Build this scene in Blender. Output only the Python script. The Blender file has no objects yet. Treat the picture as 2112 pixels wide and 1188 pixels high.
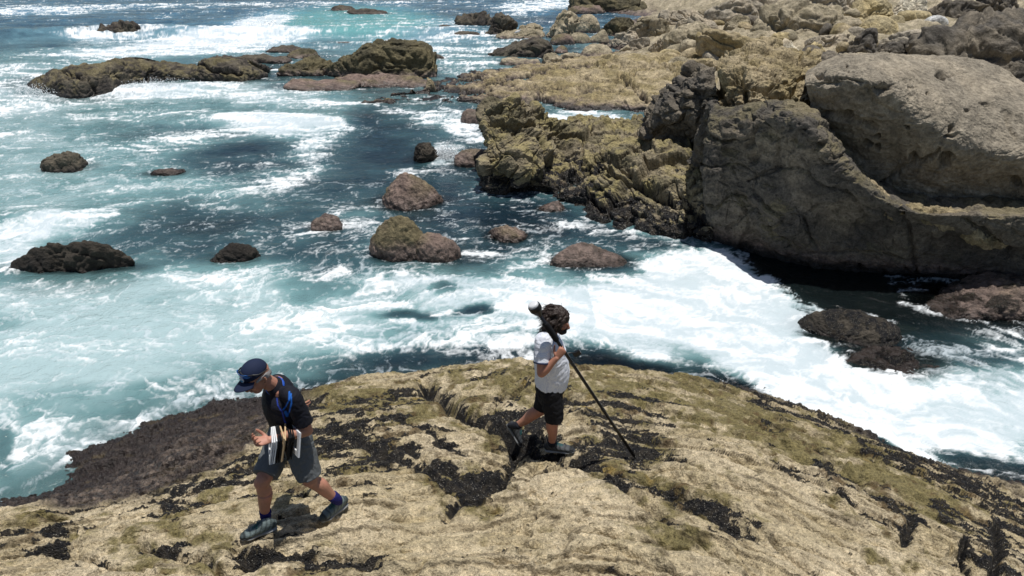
import bpy, bmesh, math, random
import numpy as np
from mathutils import Vector, Matrix
R = math.radians
S = bpy.context.scene
C = S.collection
f32 = np.float32

# ------------------------------------------------------------------ camera
CAM_H, PITCH, FPX = 6.0, R(26.5), 1408.0          # metres, radians, focal length in photo pixels
cam_d = bpy.data.cameras.new('camera'); cam = bpy.data.objects.new('camera', cam_d); C.objects.link(cam)
cam.location = (0, 0, CAM_H); cam.rotation_euler = (math.pi/2 - PITCH, 0, 0)
cam_d.sensor_width = 36.0; cam_d.lens = 36.0*FPX/2112.0; cam_d.clip_start = 0.1; cam_d.clip_end = 4000
S.camera = cam

# ------------------------------------------------------------------ light
SUN = Vector((0.11, 0.01, 0.99)).normalized()
w = bpy.data.worlds.new('World'); S.world = w; w.use_nodes = True
nt = w.node_tree; bg = nt.nodes['Background']
sky = nt.nodes.new('ShaderNodeTexSky'); sky.sky_type = 'NISHITA'; sky.sun_disc = False
sky.sun_elevation = math.asin(SUN.z); sky.sun_rotation = math.atan2(SUN.x, SUN.y)
nt.links.new(sky.outputs[0], bg.inputs[0]); bg.inputs[1].default_value = 0.058
sl = bpy.data.lights.new('sun', 'SUN'); sl.energy = 3.7; sl.angle = R(0.5); sl.color = (1.0, 0.965, 0.91)
so = bpy.data.objects.new('sun', sl); C.objects.link(so)
so.rotation_euler = SUN.to_track_quat('Z', 'Y').to_euler(); so.location = (6, 2, 40)
S.view_settings.view_transform = 'Standard'; S.view_settings.look = 'None'
S.view_settings.exposure = 0.10; S.view_settings.gamma = 1.0
S.render.engine = 'CYCLES'
S.cycles.max_bounces = 6; S.cycles.diffuse_bounces = 2; S.cycles.glossy_bounces = 2
S.cycles.transparent_max_bounces = 6; S.cycles.use_denoising = True

# ------------------------------------------------------------------ photo pixel <-> world
cP, sP = math.cos(PITCH), math.sin(PITCH)
def ray(px, py):
    u = (np.asarray(px, float)-1056)/FPX; v = (np.asarray(py, float)-594)/FPX
    return u, cP - v*sP, -sP - v*cP
def G(px, py, z=0.0):                     # ground point at height z
    a, b, c = ray(px, py); t = (z-CAM_H)/c
    return np.stack(np.broadcast_arrays(a*t, b*t, z), -1).astype(float)
def Q(px, py, Y):                         # point at forward distance Y
    a, b, c = ray(px, py); t = Y/b
    return np.stack(np.broadcast_arrays(a*t, b*t, CAM_H+c*t), -1).astype(float)
def topx(P):
    x, y, z = P[..., 0], P[..., 1], P[..., 2]-CAM_H
    d = y*cP - z*sP; d = np.where(d < .2, .2, d); v = (-y*sP - z*cP)/d
    return 1056+FPX*x/d, 594+FPX*v

# ------------------------------------------------------------------ noise
_r = np.random.RandomState(11)
PERM = _r.permutation(2048).astype(np.int32)
_g = _r.normal(size=(2048, 3)); GRAD = (_g/np.linalg.norm(_g, axis=1, keepdims=True)).astype(f32)
def pn(P):
    P = P.astype(f32); I = np.floor(P); Fr = P-I; I = I.astype(np.int32)
    U = Fr*Fr*Fr*(Fr*(Fr*6-15)+10)
    hx = [PERM[(I[:, 0]+k) & 2047] for k in (0, 1)]
    out = 0
    for a in (0, 1):
        wa = U[:, 0] if a else 1-U[:, 0]
        for b in (0, 1):
            hb = PERM[(hx[a]+I[:, 1]+b) & 2047]; wb = wa*(U[:, 1] if b else 1-U[:, 1])
            for c in (0, 1):
                g = GRAD[PERM[(hb+I[:, 2]+c) & 2047]]
                d = g[:, 0]*(Fr[:, 0]-a)+g[:, 1]*(Fr[:, 1]-b)+g[:, 2]*(Fr[:, 2]-c)
                out = out + d*wb*(U[:, 2] if c else 1-U[:, 2])
    return out*1.6
def fbm(P, s, o=4, seed=0, gain=.5, kind=0, lac=2.03):
    """kind 0 signed, 1 ridged crests (0..1), 2 pillowy with sharp creases (0..1)"""
    P = np.asarray(P); n = 0; a = 1.0; t = 0
    s = np.asarray(s, float)
    for k in range(o):
        v = pn(P*s + (seed*7.31+k*13.7))
        if kind == 1: v = 1-np.abs(v)*1.6
        if kind == 2: v = np.minimum(np.abs(v)*2.2, 1.2)
        n = n + a*v; t += a; a *= gain; s = s*lac
    return n/t
def cells(P, s, seed=0, jit=.9):
    """cellular noise: distance to the nearest point, gap to the second, random value of the cell"""
    P = (P*np.asarray(s, float)+seed*3.7).astype(f32); I = np.floor(P).astype(np.int32); Fr = P-I
    d1 = np.full(len(P), 9, f32); d2 = d1.copy(); id1 = np.zeros(len(P), f32)
    for a in (-1, 0, 1):
        for b in (-1, 0, 1):
            for c in (-1, 0, 1):
                h = PERM[(PERM[(PERM[(I[:, 0]+a) & 2047]+I[:, 1]+b) & 2047]+I[:, 2]+c) & 2047]
                q = GRAD[h]*.5*jit+.5+np.array((a, b, c), f32)-Fr; d = np.sqrt((q*q).sum(1))
                m = d < d1; d2 = np.where(m, d1, np.minimum(d2, d)); id1 = np.where(m, (h % 997)/997., id1); d1 = np.where(m, d, d1)
    return d1, d2-d1, id1
def sst(a, b, x):
    t = np.clip((x-a)/(b-a), 0, 1); return t*t*(3-2*t)
def lerp(a, b, t): return a+(b-a)*t

# ------------------------------------------------------------------ mesh helpers
def finish(name, me, mat, parent=None, smooth=True):
    if smooth: me.polygons.foreach_set('use_smooth', np.ones(len(me.polygons), bool))
    if mat: me.materials.append(mat)
    me.update()
    o = bpy.data.objects.new(name, me); C.objects.link(o)
    if parent: o.parent = parent
    return o
def mesh_np(name, V, Fq, mat=None, parent=None, attrs=None, smooth=True):
    me = bpy.data.meshes.new(name); V = np.asarray(V, f32); Fq = np.asarray(Fq, np.int32)
    n, k = Fq.shape
    me.vertices.add(len(V)); me.vertices.foreach_set('co', V.ravel())
    me.loops.add(n*k); me.loops.foreach_set('vertex_index', Fq.ravel())
    me.polygons.add(n); me.polygons.foreach_set('loop_start', np.arange(0, n*k, k, dtype=np.int32))
    try: me.polygons.foreach_set('loop_total', np.full(n, k, np.int32))
    except Exception: pass
    me.update(calc_edges=True)
    for an, A in (attrs or {}).items():
        at = me.attributes.new(an, 'FLOAT_COLOR', 'POINT')
        B = np.ones((len(V), 4), f32); B[:, :A.shape[1]] = A
        at.data.foreach_set('color', B.ravel())
    return finish(name, me, mat, parent, smooth)
def grid_faces(nr, nc):
    i = np.arange(nr-1)[:, None]*nc + np.arange(nc-1)[None, :]
    return np.stack([i, i+1, i+1+nc, i+nc], -1).reshape(-1, 4)
def normals_grid(P, nr, nc):
    g = P.reshape(nr, nc, 3); du = np.gradient(g, axis=1); dv = np.gradient(g, axis=0)
    n = np.cross(du, dv).reshape(-1, 3); return n/(np.linalg.norm(n, axis=1, keepdims=True)+1e-9)
def tag(o, label=None, cat=None, group=None, kind=None):
    if label: o['label'] = label
    if cat: o['category'] = cat
    if group: o['group'] = group
    if kind: o['kind'] = kind
    return o
def rbf(pts, X, Y):
    pts = np.array(pts, float); n = len(pts)
    def ph(r): return r*r*np.log(r+1e-6)
    A = np.zeros((n+3, n+3)); D = np.hypot(pts[:, None, 0]-pts[None, :, 0], pts[:, None, 1]-pts[None, :, 1])
    A[:n, :n] = ph(D)+np.eye(n)*.02; A[:n, n:] = np.c_[np.ones(n), pts[:, :2]]; A[n:, :n] = A[:n, n:].T
    b = np.r_[pts[:, 2], 0, 0, 0]; wv = np.linalg.solve(A, b)
    out = wv[n]+wv[n+1]*X+wv[n+2]*Y
    for k in range(n): out = out+wv[k]*ph(np.hypot(X-pts[k, 0], Y-pts[k, 1]))
    return out
def polydist(px, py, pl):
    """distance to a polyline, in photo pixels at build time"""
    d = np.full(px.shape, 1e9)
    for (x0, y0), (x1, y1) in zip(pl[:-1], pl[1:]):
        dx, dy = x1-x0, y1-y0; t = np.clip(((px-x0)*dx+(py-y0)*dy)/(dx*dx+dy*dy), 0, 1)
        d = np.minimum(d, np.hypot(px-x0-t*dx, py-y0-t*dy))
    return d
def ell(px, py, e):
    cx, cy, rx, ry = e[:4]; a = R(e[4]) if len(e) > 4 else 0
    dx, dy = px-cx, py-cy
    return np.hypot((dx*math.cos(a)+dy*math.sin(a))/rx, (-dx*math.sin(a)+dy*math.cos(a))/ry)

# ------------------------------------------------------------------ node helpers
class NT:
    def __init__(s, m): m.use_nodes = True; s.t = m.node_tree; s.t.nodes.clear()
    def n(s, ty, **kw):
        x = s.t.nodes.new('ShaderNode'+ty)
        ins = kw.pop('ins', {})
        for k, v in kw.items(): setattr(x, k, v)
        for k, v in ins.items():
            if isinstance(v, bpy.types.NodeSocket): s.t.links.new(v, x.inputs[k])
            else: x.inputs[k].default_value = v
        return x
    def l(s, a, b): s.t.links.new(a, b)
    def math(s, op, a, b=0.0, c=None, clamp=False):
        x = s.n('Math', operation=op, use_clamp=clamp)
        for i, v in enumerate((a, b) + ((c,) if c is not None else ())):
            if isinstance(v, bpy.types.NodeSocket): s.l(v, x.inputs[i])
            else: x.inputs[i].default_value = v
        return x.outputs[0]
    def mix(s, f, a, b, blend='MIX'):
        x = s.n('Mix', data_type='RGBA', blend_type=blend, clamp_factor=True)
        for i, v in ((0, f), (6, a), (7, b)):
            if isinstance(v, bpy.types.NodeSocket): s.l(v, x.inputs[i])
            else: x.inputs[i].default_value = v
        return x.outputs[2]
    def ramp(s, f, lo, hi, a=0.0, b=1.0):
        x = s.n('MapRange', interpolation_type='SMOOTHSTEP', ins={0: f, 1: lo, 2: hi, 3: a, 4: b}); return x.outputs[0]
    def noise(s, vec, sc, det=3, rough=.55, dist=0):
        x = s.n('TexNoise', ins={'Scale': sc, 'Detail': det, 'Roughness': rough, 'Distortion': dist}); s.l(vec, x.inputs['Vector']); return x.outputs[0]

def make_rock_mat(nm='coastal_rock', k=1.0):
    m = bpy.data.materials.new(nm); N = NT(m)
    pos = N.n('NewGeometry').outputs['Position']
    col = N.n('Attribute', attribute_name='col').outputs['Color']
    mk = N.n('SeparateColor', ins={0: N.n('Attribute', attribute_name='mask').outputs['Color']})
    mus, wet, sp = mk.outputs[0], mk.outputs[1], mk.outputs[2]
    n1 = N.noise(pos, 55*k, 3, .65); n2 = N.noise(pos, 14*k, 3, .6); n3 = N.noise(pos, 170*k, 2, .6)
    v = N.math('ADD', N.math('MULTIPLY', N.math('SUBTRACT', n1, .5), 1.7), N.math('MULTIPLY', N.math('SUBTRACT', n3, .5), 1.9))
    v = N.math('MULTIPLY', v, N.math('MULTIPLY_ADD', sp, 1.0, .25))
    v = N.math('ADD', v, N.math('MULTIPLY', N.math('SUBTRACT', n2, .5), 1.5))
    v = N.math('ADD', v, 1.0)
    v = N.math('MAXIMUM', v, .18)
    x = N.n('VectorMath', operation='SCALE', ins={0: col, 3: v}); base = x.outputs[0]
    # mussel clumps: near black with scattered pale shell flecks
    vo = N.n('TexVoronoi', ins={'Scale': 95.0*k, 'Randomness': 1.0}); N.l(pos, vo.inputs['Vector'])
    fl = N.math('MULTIPLY', N.math('LESS_THAN', vo.outputs['Distance'], .42), N.math('GREATER_THAN', N.n('SeparateColor', ins={0: vo.outputs['Color']}).outputs[0], .90))
    mc = N.mix(fl, N.mix(N.ramp(n2, .4, .65), (.012, .012, .014, 1), (.05, .042, .032, 1)), (.34, .32, .27, 1))
    mm = N.ramp(N.math('ADD', mus, N.math('ADD', N.math('MULTIPLY', N.math('SUBTRACT', n1, .5), 1.0), N.math('ADD', N.math('MULTIPLY', N.math('SUBTRACT', n2, .5), 1.1), N.math('MULTIPLY', N.math('SUBTRACT', n3, .5), .7)))), .38, .60)
    base = N.mix(mm, base, mc)
    rough = N.math('SUBTRACT', .92, N.math('MULTIPLY', wet, .62))
    rough = N.math('SUBTRACT', rough, N.math('MULTIPLY', mm, .35), clamp=True)
    rough = N.math('MAXIMUM', rough, .22)
    n5 = N.noise(pos, 5*k**.5, 4, .65)
    h = N.math('ADD', N.math('MULTIPLY', n1, .012), N.math('MULTIPLY', n3, .005))
    h = N.math('ADD', h, N.math('MULTIPLY', n2, .045)); h = N.math('ADD', h, N.math('MULTIPLY', n5, .07))
    h = N.math('ADD', h, N.math('MULTIPLY', N.math('MULTIPLY', vo.outputs['Distance'], mm), .02))
    b = N.n('Bump', ins={'Strength': 1.0, 'Distance': min(1.4, .8/k**.7) if k < 1 else 1.0, 'Height': h})
    p = N.n('BsdfPrincipled', ins={'Base Color': base, 'Roughness': rough, 'Normal': b.outputs[0]})
    p.inputs['Specular IOR Level'].default_value = .35
    N.l(p.outputs[0], N.n('OutputMaterial').inputs[0]); return m
ROCK = make_rock_mat(); ROCK_MID = make_rock_mat('sea_rock', .45); ROCK_FAR = make_rock_mat('far_shore_rock', .22)
def rmat(y): return ROCK if y < 14.5 else (ROCK_MID if y < 25 else ROCK_FAR)

# colours per kind of rock: dry colour, second colour
STY = dict(cliff=((.25, .21, .14), (.15, .13, .08)), dome=((.27, .235, .18), (.35, .30, .225)), black=((.024, .021, .018), (.065, .055, .042)), dark=((.050, .043, .037), (.105, .09, .066)), olive=((.13, .11, .06), (.075, .066, .04)),
           pink=((.20, .145, .12), (.15, .125, .07)), tan=((.35, .285, .18), (.25, .20, .105)),
           grey=((.33, .29, .225), (.42, .355, .26)), gold=((.46, .37, .20), (.36, .30, .18)),
           pale=((.66, .60, .47), (.5, .42, .3)), white=((.62, .62, .6), (.5, .5, .48)),
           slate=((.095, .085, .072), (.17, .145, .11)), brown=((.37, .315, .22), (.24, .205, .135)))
def rock_colour(P, style, seed, tide=.35, dry=None):
    a, b = (np.array(c) for c in STY[style])
    t = sst(-.25, .3, fbm(P, .9, 3, seed+3))[:, None]
    col = lerp(a, b, t)
    n = fbm(P, 2.6, 3, seed+5)
    col = col*(1+.35*n)[:, None]*np.clip(1+.85*fbm(P, 5.5, 5, seed+6, gain=.8), .35, 1.7)[:, None]
    z = P[:, 2] + .18*n
    low = (sst(tide, tide*.25, z) if tide > 0 else 0*z)[:, None]                       # below: pink coralline and dark wet weed
    pk = sst(-.2, .25, fbm(P, 6, 5, seed+9, gain=.8))[:, None]
    lowc = lerp(np.array((.075, .055, .045)), np.array((.25, .185, .155)), pk*(.2 if style in ('dark', 'black') else .85))
    col = lerp(col, lowc, low)
    wl = sst(.16, .03, P[:, 2]+.05*n)[:, None] if tide > 0 else 0*low; col = lerp(col, col*.32, wl)
    wet = np.clip(low[:, 0]*.7+wl[:, 0]*.35, 0, 1)
    mus = sst(tide*1.5, tide*.55, z)*.0
    return col, mus, wet

ICO = {}
def ico(n):
    if n not in ICO:
        bm = bmesh.new(); bmesh.ops.create_icosphere(bm, subdivisions=n, radius=1)
        V = np.array([v.co[:] for v in bm.verts]); Fc = np.array([[v.index for v in f.verts] for f in bm.faces]); bm.free()
        ICO[n] = (V, Fc)
    return ICO[n]
HALO = []         # (x, y, rx, ry, clarity, foam ring) for the water round each rock
def rock(name, label, cat, c, s, rot=0, seed=0, style='grey', res=5, blocky=2.6, planes=7, amp=.10, pits=0, tide=.35,
         tilt=0, group=None, mus=0, strata=.0, kind=None, crack=.0, orient=0, block=0., bs=1.1, sharp=9, lump=.9):
    V, Fc = ico(res); d = V/np.linalg.norm(V, axis=1, keepdims=True)
    r = (np.abs(d)**blocky).sum(1)**(-1/blocky)
    rg = np.random.RandomState(seed+100)
    for k in range(planes):
        n = rg.normal(size=3); n /= np.linalg.norm(n); dd = d@n; off = rg.uniform(.62, .92)
        q = off/np.maximum(dd, 1e-3); q = np.where(dd > .05, q, 9)
        r = -np.log(np.exp(-sharp*r)+np.exp(-sharp*np.minimum(q, 3)))/sharp
    s = np.array(s, float); P = d*r[:, None]*s
    m = s.mean()
    nn = P/s**2; nn /= np.linalg.norm(nn, axis=1, keepdims=True)
    K = P+np.array(c)*3.1+seed
    warp = np.stack([fbm(K, 1.1/m, 2, seed+20+i) for i in range(3)], -1)*.35*m
    K2 = K+warp
    disp = fbm(K2, 1.1/m, 4, seed+1)*amp*1.6 + (fbm(K2, 2.2/m, 4, seed+2, kind=2)-.45)*amp*lump
    if crack: disp -= crack*(1-sst(0, .10, np.abs(pn(K2*(.9/m)+5))))*.5
    if strata:
        h = K2[:, 2]/m*4+orient*K2[:, 0]/m; disp += strata*(np.abs((h % 1)-.5)*2-.5)*.5 + strata*.5*pn(np.c_[K2[:, :2]*1.5/m, h*2])
    if block:
        c1, c2, c3 = cells(K2*np.array([1, 1, 1.4]), bs/m, seed+50); disp += block*(c3-.5)*sst(0, .14, c2)-block*.5*np.exp(-(c2/.06)**2)
        c1, c2, c3 = cells(K2*np.array([1, 1, 1.4]), 2.4*bs/m, seed+51); disp += block*.35*(c3-.5)*sst(0, .14, c2)-block*.2*np.exp(-(c2/.07)**2)
    if pits: disp -= pits*sst(.18, .42, fbm(K, 2.6/m, 2, seed+31))
    P = P+nn*(disp*m)[:, None]
    P = P+nn*(fbm(K, 9/m, 3, seed+40)*.04*m+fbm(K, 11, 3, seed+41, gain=.7)*.035*min(1, m*2)*(.3 if blocky < 2.4 and style != 'pink' and style != 'dark' else 1))[:, None]
    ct, st = math.cos(tilt), math.sin(tilt); P = np.c_[P[:, 0], P[:, 1], P[:, 2]+P[:, 0]*math.tan(tilt)]
    ca, sa = math.cos(rot), math.sin(rot); P = np.c_[P[:, 0]*ca-P[:, 1]*sa, P[:, 0]*sa+P[:, 1]*ca, P[:, 2]]
    W = P+np.array(c)
    col, mu, wet = rock_colour(W, style, seed, tide)
    if mus: mu = np.clip(mu+mus*sst(-.1, .35, fbm(W, 3, 3, seed+8)+(.5-W[:, 2])*.3), 0, 1)
    mask = np.c_[mu, wet, np.full(len(W), .75 if tide > .1 else .5)]
    o = mesh_np(name, P, Fc, rmat(c[1]), attrs={'col': col.astype(f32), 'mask': mask.astype(f32)})
    o.location = c
    return tag(o, label, cat, group, kind)
def prock(label, x0, x1, yb, yt, z0=0, dr=.75, cat='rock', name=None, sink=.35, clarity=.25, ring=.30, **kw):
    """a rock standing on height z0 whose foot, width and top are read off the photo; its depth is dr times its width"""
    g = G((x0+x1)/2, yb, z0); dist = math.sqrt(g[0]**2+g[1]**2+(CAM_H-z0)**2); sc = dist/FPX
    wd = (x1-x0)*sc; dp = wd*dr; yc = g[1]+dp*.42
    q = Q((x0+x1)/2, yt, yc); h = max(q[2]-z0, .06)
    g2 = Q((x0+x1)/2, yt, yc)
    if z0 < .2 and clarity+ring > 0: HALO.append((q[0], yc, wd*.5, dp*.5, clarity, ring))
    nm = name or cat.replace(' ', '_')
    return rock(nm, label, cat, (q[0], yc, z0-sink*h), (wd*.52, dp*.52, h*(1+sink)*1.04), **kw)

def cr(Pk, n):                                # Catmull-Rom along axis 0
    Pk = np.asarray(Pk, float); k = len(Pk); t = np.linspace(0, k-1-1e-6, n); i = t.astype(int); u = (t-i)
    g = lambda j: Pk[np.clip(j, 0, k-1)]
    p0, p1, p2, p3 = g(i-1), g(i), g(i+1), g(i+2); u = u.reshape((-1,)+(1,)*(Pk.ndim-1))
    return .5*(2*p1+(p2-p0)*u+(2*p0-5*p1+4*p2-p3)*u*u+(3*p1-p0-3*p2+p3)*u**3)
def loft(rows, nr, nc):
    Rw = np.stack([cr(r, nc) for r in rows]); return cr(Rw, nr).reshape(-1, 3)
# ------------------------------------------------------------------ foreground rock shelf (the ground both people walk on)
CT = []
def row(y, *pz):
    for p, z in pz: CT.append((p, y, z))
row(1420, (-300, 2.0), (500, 2.3), (1056, 2.35), (1600, 2.1), (2400, 1.0))
row(1188, (-300, 1.6), (0, 1.78), (300, 1.97), (600, 2.05), (900, 2.12), (1200, 2.1), (1500, 2.0), (1800, 1.75), (2000, 1.4), (2112, 1.1), (2400, .5))
row(1100, (0, 1.55), (200, 1.7), (540, 1.88), (700, 1.9), (1000, 1.92), (1300, 1.87), (1600, 1.65), (1850, 1.42), (2020, 1.0), (2112, .72))
row(1060, (690, 1.83), (300, 1.52), (450, 1.7), (20, 1.2), (180, 1.25))
row(1000, (250, .72), (400, 1.2), (600, 1.5), (800, 1.62), (1050, 1.58), (1300, 1.55), (1500, 1.5), (1700, 1.32), (1850, 1.05), (2000, .55))
row(930, (450, .8), (560, 1.12), (700, 1.35), (900, 1.45), (1060, 1.27), (1150, 1.35), (1310, 1.18), (1450, 1.37), (1600, 1.1), (1750, .75), (1850, .33))
row(870, (560, .72), (660, 1.0), (800, 1.2), (950, 1.15), (1100, 1.2), (1310, 1.08), (1450, 1.1), (1580, .7), (1690, .22))
row(812, (700, .72), (790, .78), (900, .78), (1000, 1.02), (1150, 1.03), (1300, .92), (1420, .55), (1500, .17))
row(762, (1000, .76), (1100, .78), (1200, .5), (1330, .12), (930, .62))
CT += [(760, 765, -.5), (870, 770, -.6), (1000, 705, -.6), (1150, 708, -.5), (640, 800, -.2), (1300, 722, -.3), (640, 850, .5),
       (420, 850, .1), (500, 862, .27), (560, 835, .12), (350, 880, .12), (250, 902, .1), (170, 950, .08), (130, 1000, .07), (300, 960, .45),
       (400, 920, .5), (500, 905, .6), (200, 1012, .45), (100, 1045, .38), (400, 790, -.35), (250, 840, -.4), (100, 900, -.4), (50, 980, -.3),
       (15, 1052, .3), (-120, 1070, .4), (-120, 1000, -.4), (1620, 838, .06), (1700, 878, .1), (1850, 935, .06), (2000, 980, .06), (2112, 1004, .06),
       (1500, 745, -.35), (1700, 825, -.4), (1900, 895, -.45), (2112, 935, -.45), (2400, 1000, -.3), (2110, 1055, .4),
       (500, 650, -.9), (1000, 640, -.9), (1500, 650, -.9), (2000, 700, -.9), (0, 800, -.9), (-300, 900, -.9), (2400, 850, -.8)]
CTW = [tuple(G(a, b, c)) for a, b, c in CT]
def shelf_base(x, y): return rbf(CTW, x, y)

CRACKS = [  # polyline, half width px, depth m, how full of mussels
 ([(880, 800), (915, 822), (950, 850), (1000, 878), (1050, 905), (1072, 935)], 13, .30, .9),
 ([(1072, 935), (1050, 965), (1040, 1000), (960, 1030), (925, 1062)], 10, .09, .9),
 ([(1072, 925), (1130, 945), (1230, 962), (1300, 990), (1375, 1015), (1440, 1055), (1490, 1085), (1560, 1110)], 9, .10, .7),
 ([(840, 935), (900, 968), (950, 985), (1040, 1000)], 6, .05, .7), ([(690, 890), (760, 930), (840, 960), (930, 1000)], 7, .05, .9),
 ([(485, 1150), (520, 1160), (590, 1148), (650, 1152), (700, 1148), (745, 1165), (780, 1180)], 13, .16, .8),
 ([(290, 1130), (360, 1150), (430, 1165), (470, 1200)], 7, .06, .6), ([(0, 1100), (80, 1098), (150, 1105)], 6, .04, .6),
 ([(1570, 880), (1620, 905), (1690, 945), (1760, 990)], 6, .05, .5), ([(1640, 905), (1720, 940), (1740, 960)], 5, .05, .5),
 ([(1700, 960), (1760, 1000), (1850, 1050), (1880, 1065), (1862, 1120)], 10, .07, .8),
 ([(1990, 1120), (1982, 1150), (1992, 1200)], 6, .10, .6), ([(2052, 1090), (2058, 1150), (2040, 1200)], 8, .14, .6),
 ([(820, 870), (900, 920), (960, 945)], 6, .04, .8), ([(1180, 965), (1260, 1000), (1330, 1052), (1400, 1090)], 6, .05, .4),
 ([(1000, 960), (1080, 985), (1180, 985)], 5, .04, .5), ([(1390, 980), (1470, 1040), (1540, 1080), (1600, 1130), (1680, 1190)], 6, .05, .5),
 ([(1360, 1085), (1430, 1120), (1500, 1170)], 5, .04, .4), ([(740, 1140), (800, 1138), (860, 1120)], 4, .03, .3),
 ([(1195, 1185), (1260, 1180), (1340, 1188)], 6, .05, .6), ([(1700, 1105), (1760, 1130), (1800, 1165)], 5, .05, .4),
 ([(560, 1010), (660, 1040), (800, 1035)], 5, .03, .6), ([(100, 1140), (180, 1150), (240, 1180)], 6, .04, .5),
 ([(1500, 905), (1600, 965), (1690, 1010), (1780, 1065)], 4, .04, .3), ([(1440, 870), (1520, 915), (1600, 950)], 4, .035, .3),
]
MUSSEL = [(2060, 1110, 90, 90, 10, .8), (1980, 1060, 70, 40, 30, .6), (700, 900, 150, 75, 20, .75), (760, 860, 90, 50, 20, .7), (640, 950, 90, 40, 10, .6), (880, 940, 110, 50, 25, .45), (400, 1010, 130, 45, -15, .75),
 (320, 1050, 110, 30, -10, .5), (480, 960, 90, 40, 0, .55), (1310, 900, 100, 60, 10, .75), (1250, 850, 150, 22, 8, .7), (1120, 800, 80, 14, 5, .5),
 (1080, 880, 75, 55, 10, .9), (1000, 870, 50, 30, 30, .5), (1330, 830, 90, 20, 10, .6), (1000, 1010, 70, 50, 0, .65), (1700, 1010, 90, 40, 30, .6), (1850, 1060, 60, 50, 30, .6), (1480, 1070, 120, 30, 30, .6),
 (1390, 1035, 80, 30, 20, .5), (2040, 1020, 130, 40, 30, .75), (2090, 1120, 45, 110, 0, .6), (130, 1110, 90, 25, -10, .5), (1560, 820, 130, 16, 25, .8),
 (1700, 880, 130, 16, 28, .8), (1880, 940, 150, 26, 28, .85), (400, 1150, 90, 25, 10, .4), (640, 1170, 160, 26, 0, .6), (1180, 930, 90, 30, 5, .5),
 (560, 1015, 120, 25, 5, .5), (680, 1000, 120, 25, 10, .45), (1240, 990, 120, 25, 15, .3), (150, 1060, 100, 12, -10, .5), (1050, 765, 150, 9, 0, .5), (830, 830, 60, 22, 10, .6)]
ALGAE = [(1150, 790, 250, 50, 5, .9), (780, 840, 170, 45, 5, .9), (1430, 830, 110, 55, 30, .8), (1600, 890, 260, 45, 28, 1.0), (1850, 990, 220, 45, 28, 1.0), (1300, 930, 120, 60, 0, .8),
 (680, 930, 170, 60, 10, .6), (470, 1020, 170, 60, 0, .55), (300, 1120, 180, 50, 0, .6), (1390, 1035, 170, 50, 20, .55), (1400, 1110, 70, 30, 0, .7), (1720, 1010, 120, 60, 30, .5),
 (1000, 870, 120, 60, 20, .7), (980, 1010, 90, 60, 0, .7), (600, 1170, 160, 40, 0, .4), (2080, 1080, 60, 80, 0, .5), (1850, 1170, 120, 40, 0, .4), (380, 1180, 150, 30, 0, .5), (60, 1090, 120, 25, 0, .5)]
def blobs(px, py, L, soft=.5):
    d = np.zeros(px.shape)
    for e in L: d = np.maximum(d, e[5]*(1-sst(1-soft, 1+soft, ell(px, py, e))))
    return d
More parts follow.
